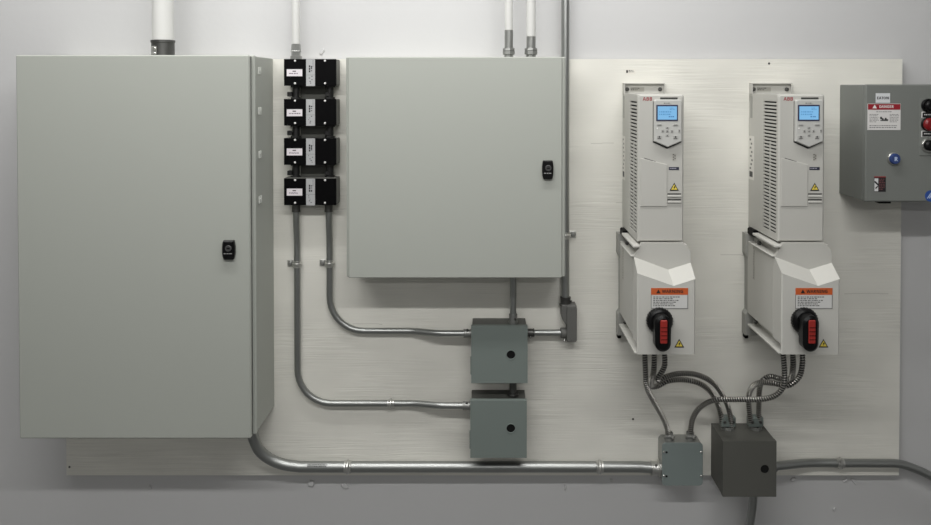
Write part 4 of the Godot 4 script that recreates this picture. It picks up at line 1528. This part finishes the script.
# ---------------------------------------------------------------- control station
func build_station():
	var d := 0.156
	var a := P(865.0, 201.8, d)
	var b := P(865.0, 84.4, d)
	var x0 := a.x
	var x1 := a.x + 0.33
	var y0 := a.y
	var y1 := b.y
	var t := thing("control_station", "medium grey control station with push buttons and a red danger label", "control box", Vector3((x0 + x1) / 2, y0, 0))
	var st := begin()
	cbox(st, Vector3(x0 + 0.0005, y0 + 0.001, 0.0), Vector3(x1, y1 - 0.001, d - 0.014), 0.002)
	obj("body", st, M["station"], t)
	st = begin()
	cbox(st, Vector3(x0, y0, d - 0.0135), Vector3(x1, y1, d), 0.003)
	var door := obj("door", st, M["station"], t)
	st = begin()
	var p := P(878, 203.2, d - 0.01)
	var q := P(890, 201.4, d - 0.01)
	cbox(st, Vector3(p.x, p.y, d - 0.03), Vector3(q.x, y0 + 0.001, d - 0.004), 0.001)
	obj("latch_tab", st, M["black"], t)
	# maker plate
	p = P(875.6, 102.8, d); q = P(890.0, 93.2, d)
	var im := blank(48, 32, Color8(212, 214, 216))
	var o := put("maker_plate", sheet(p.x, p.y, q.x, q.y, d, 0.0006), print_mat(im), t)
	words("EATON", Vector3((p.x + q.x) / 2, (p.y + q.y) / 2, d + 0.0008), 0.0072, M["ink"], o, true, 1.0)
	# danger label
	p = P(866.9, 130.0, d); q = P(900.6, 103.6, d)
	p.x += 0.001
	var rng := RandomNumberGenerator.new(); rng.seed = 51
	im = blank(128, 100, Color8(214, 212, 210))
	dashes(im, Rect2i(34, 30, 60, 5), 1, Color8(60, 60, 60), rng, 0.9)
	dashes(im, Rect2i(8, 40, 36, 34), 6, Color8(90, 90, 90), rng, 0.9)
	dashes(im, Rect2i(86, 40, 36, 34), 6, Color8(90, 90, 90), rng, 0.9)
	dashes(im, Rect2i(8, 82, 110, 14), 2, Color8(110, 110, 110), rng, 0.9)
	for k in 5:
		im.fill_rect(Rect2i(49 + k * 6, 50 + (k * 5) % 11, 7, 9 - k % 3 * 2), Color8(40, 40, 40))
	im.fill_rect(Rect2i(50, 62, 30, 4), Color8(70, 70, 70))
	o = put("danger_label", sheet(p.x, p.y, q.x, q.y, d, 0.0006), print_mat(im), t)
	o.set_meta("label", "white danger label with a red head")
	var hy := lerpf(q.y, p.y, 0.23)
	st = begin()
	cbox(st, Vector3(p.x + 0.001, hy, d + 0.0004), Vector3(q.x - 0.001, q.y - 0.001, d + 0.001))
	obj("red_head", st, M["red_print"], o)
	words("DANGER", Vector3((p.x + q.x) / 2 + 0.006, (hy + q.y) / 2, d + 0.0011), 0.0070, M["white_label"], o)
	st = begin()
	var hx := (p.x + q.x) / 2 - 0.026
	var hm := (hy + q.y) / 2
	prism(st, [Vector2(hx - 0.006, hm - 0.0045), Vector2(hx + 0.006, hm - 0.0045), Vector2(hx, hm + 0.0055)], d + 0.001, d + 0.0014)
	obj("alert_sign", st, M["white_label"], o)
	# blue reset button with a letter
	var c := P(893.2, 158.6, d)
	st = begin()
	lathe(st, c, Vector3.BACK, [Vector2(0, 0), Vector2(0.0172, 0), Vector2(0.0172, 0.004), Vector2(0.0150, 0.007), Vector2(0.0146, 0.007)], 28)
	o = obj("reset_bezel", st, M["steel"], t)
	st = begin()
	lathe(st, c + Vector3(0, 0, 0.004), Vector3.BACK, [Vector2(0.0148, 0), Vector2(0.0148, 0.006), Vector2(0.0125, 0.0095), Vector2(0, 0.010)], 28)
	var rb := obj("reset_button", st, M["lens_blue"], t)
	rb.set_meta("label", "round blue reset button marked R")
	words("R", c + Vector3(0, 0, 0.0142), 0.0110, M["pale_blue"], rb)
	# sticker, lower left
	p = P(874.0, 191.8, d); q = P(885.8, 176.4, d)
	im = blank(48, 64, Color8(26, 24, 26))
	im.fill_rect(Rect2i(0, 0, 48, 4), Color8(150, 34, 40))
	im.fill_rect(Rect2i(1, 8, 16, 54), Color8(214, 214, 214))
	for k in 8:
		im.fill_rect(Rect2i(1 + k * 2, 20 + k * 2, 6, 5), Color8(26, 24, 26))
		im.fill_rect(Rect2i(12 - k, 40 + k, 4, 4), Color8(26, 24, 26))
	dashes(im, Rect2i(20, 10, 25, 50), 7, Color8(120, 70, 72), rng, 0.9)
	o = put("hazard_sticker", sheet(p.x, p.y, q.x, q.y, d, 0.0005), print_mat(im), t)
	o.set_meta("label", "small black, white and red hazard sticker")
	# blue round sticker at the lower right
	c = P(930.6, 196.0, d)
	st = begin(); cyl(st, c, c + Vector3(0, 0, 0.0006), 0.0155, 28); o = obj("round_sticker", st, M["blue"], t)
	st = begin()
	for k in 3:
		prism(st, [Vector2(c.x - 0.010 + k * 0.005, c.y - 0.006), Vector2(c.x - 0.008 + k * 0.005, c.y - 0.007), Vector2(c.x + 0.002 + k * 0.004, c.y + 0.008), Vector2(c.x + k * 0.004, c.y + 0.009)], c.z + 0.0006, c.z + 0.0009)
	obj("white_stroke", st, M["pale_blue"], o)
	# push button column on one legend plate
	p = P(919.0, 155.6, d); q = P(935.8, 98.8, d)
	st = begin()
	cbox(st, Vector3(p.x, p.y, d), Vector3(q.x, q.y, d + 0.002), 0.0008)
	var plate := obj("button_plate", st, M["station"], t)
	var bx := (p.x + q.x) / 2
	for a2 in [[105.6, "black", "black_gloss", 0.0160], [124.2, "red", "red_lens", 0.0190], [145.2, "black", "black_gloss", 0.0155]]:
		var cy := P(929, a2[0], d).y
		c = Vector3(bx, cy, d + 0.002)
		st = begin()
		var br := 0.0190
		lathe(st, c, Vector3.BACK, [Vector2(0, 0), Vector2(br, 0), Vector2(br, 0.005), Vector2(br * 0.9, 0.008), Vector2(br * 0.84, 0.008), Vector2(br * 0.84, 0.003), Vector2(0, 0.003)], 28)
		var ring := obj("bezel", st, M["steel"] if a2[0] > 140 else M["black_gloss"], t)
		st = begin()
		var r2: float = a2[3] * 0.98
		lathe(st, c + Vector3(0, 0, 0.004), Vector3.BACK, [Vector2(r2 * 0.8, 0), Vector2(r2 * 0.95, 0.005), Vector2(r2 * 0.9, 0.011), Vector2(r2 * 0.6, 0.014), Vector2(0, 0.015)], 28)
		var pb := obj("push_button", st, M[a2[2]], t)
		pb.set_meta("label", "%s push button" % a2[1])
	for a2 in [[114.8], [133.8]]:
		var cy := P(929, a2[0], d).y
		st = begin()
		cbox(st, Vector3(bx - 0.0175, cy - 0.0085, d + 0.002), Vector3(bx + 0.0185, cy + 0.0085, d + 0.003))
		o = obj("legend_frame", st, M["white_label"], t)
		im = blank(64, 28, Color8(20, 20, 20))
		dashes(im, Rect2i(8, 9, 48, 12), 1, Color8(205, 205, 205), rng, 0.95)
		put("legend", sheet(bx - 0.0155, cy - 0.0075, bx + 0.0185, cy + 0.0065, d + 0.003, 0.0004), print_mat(im), o)
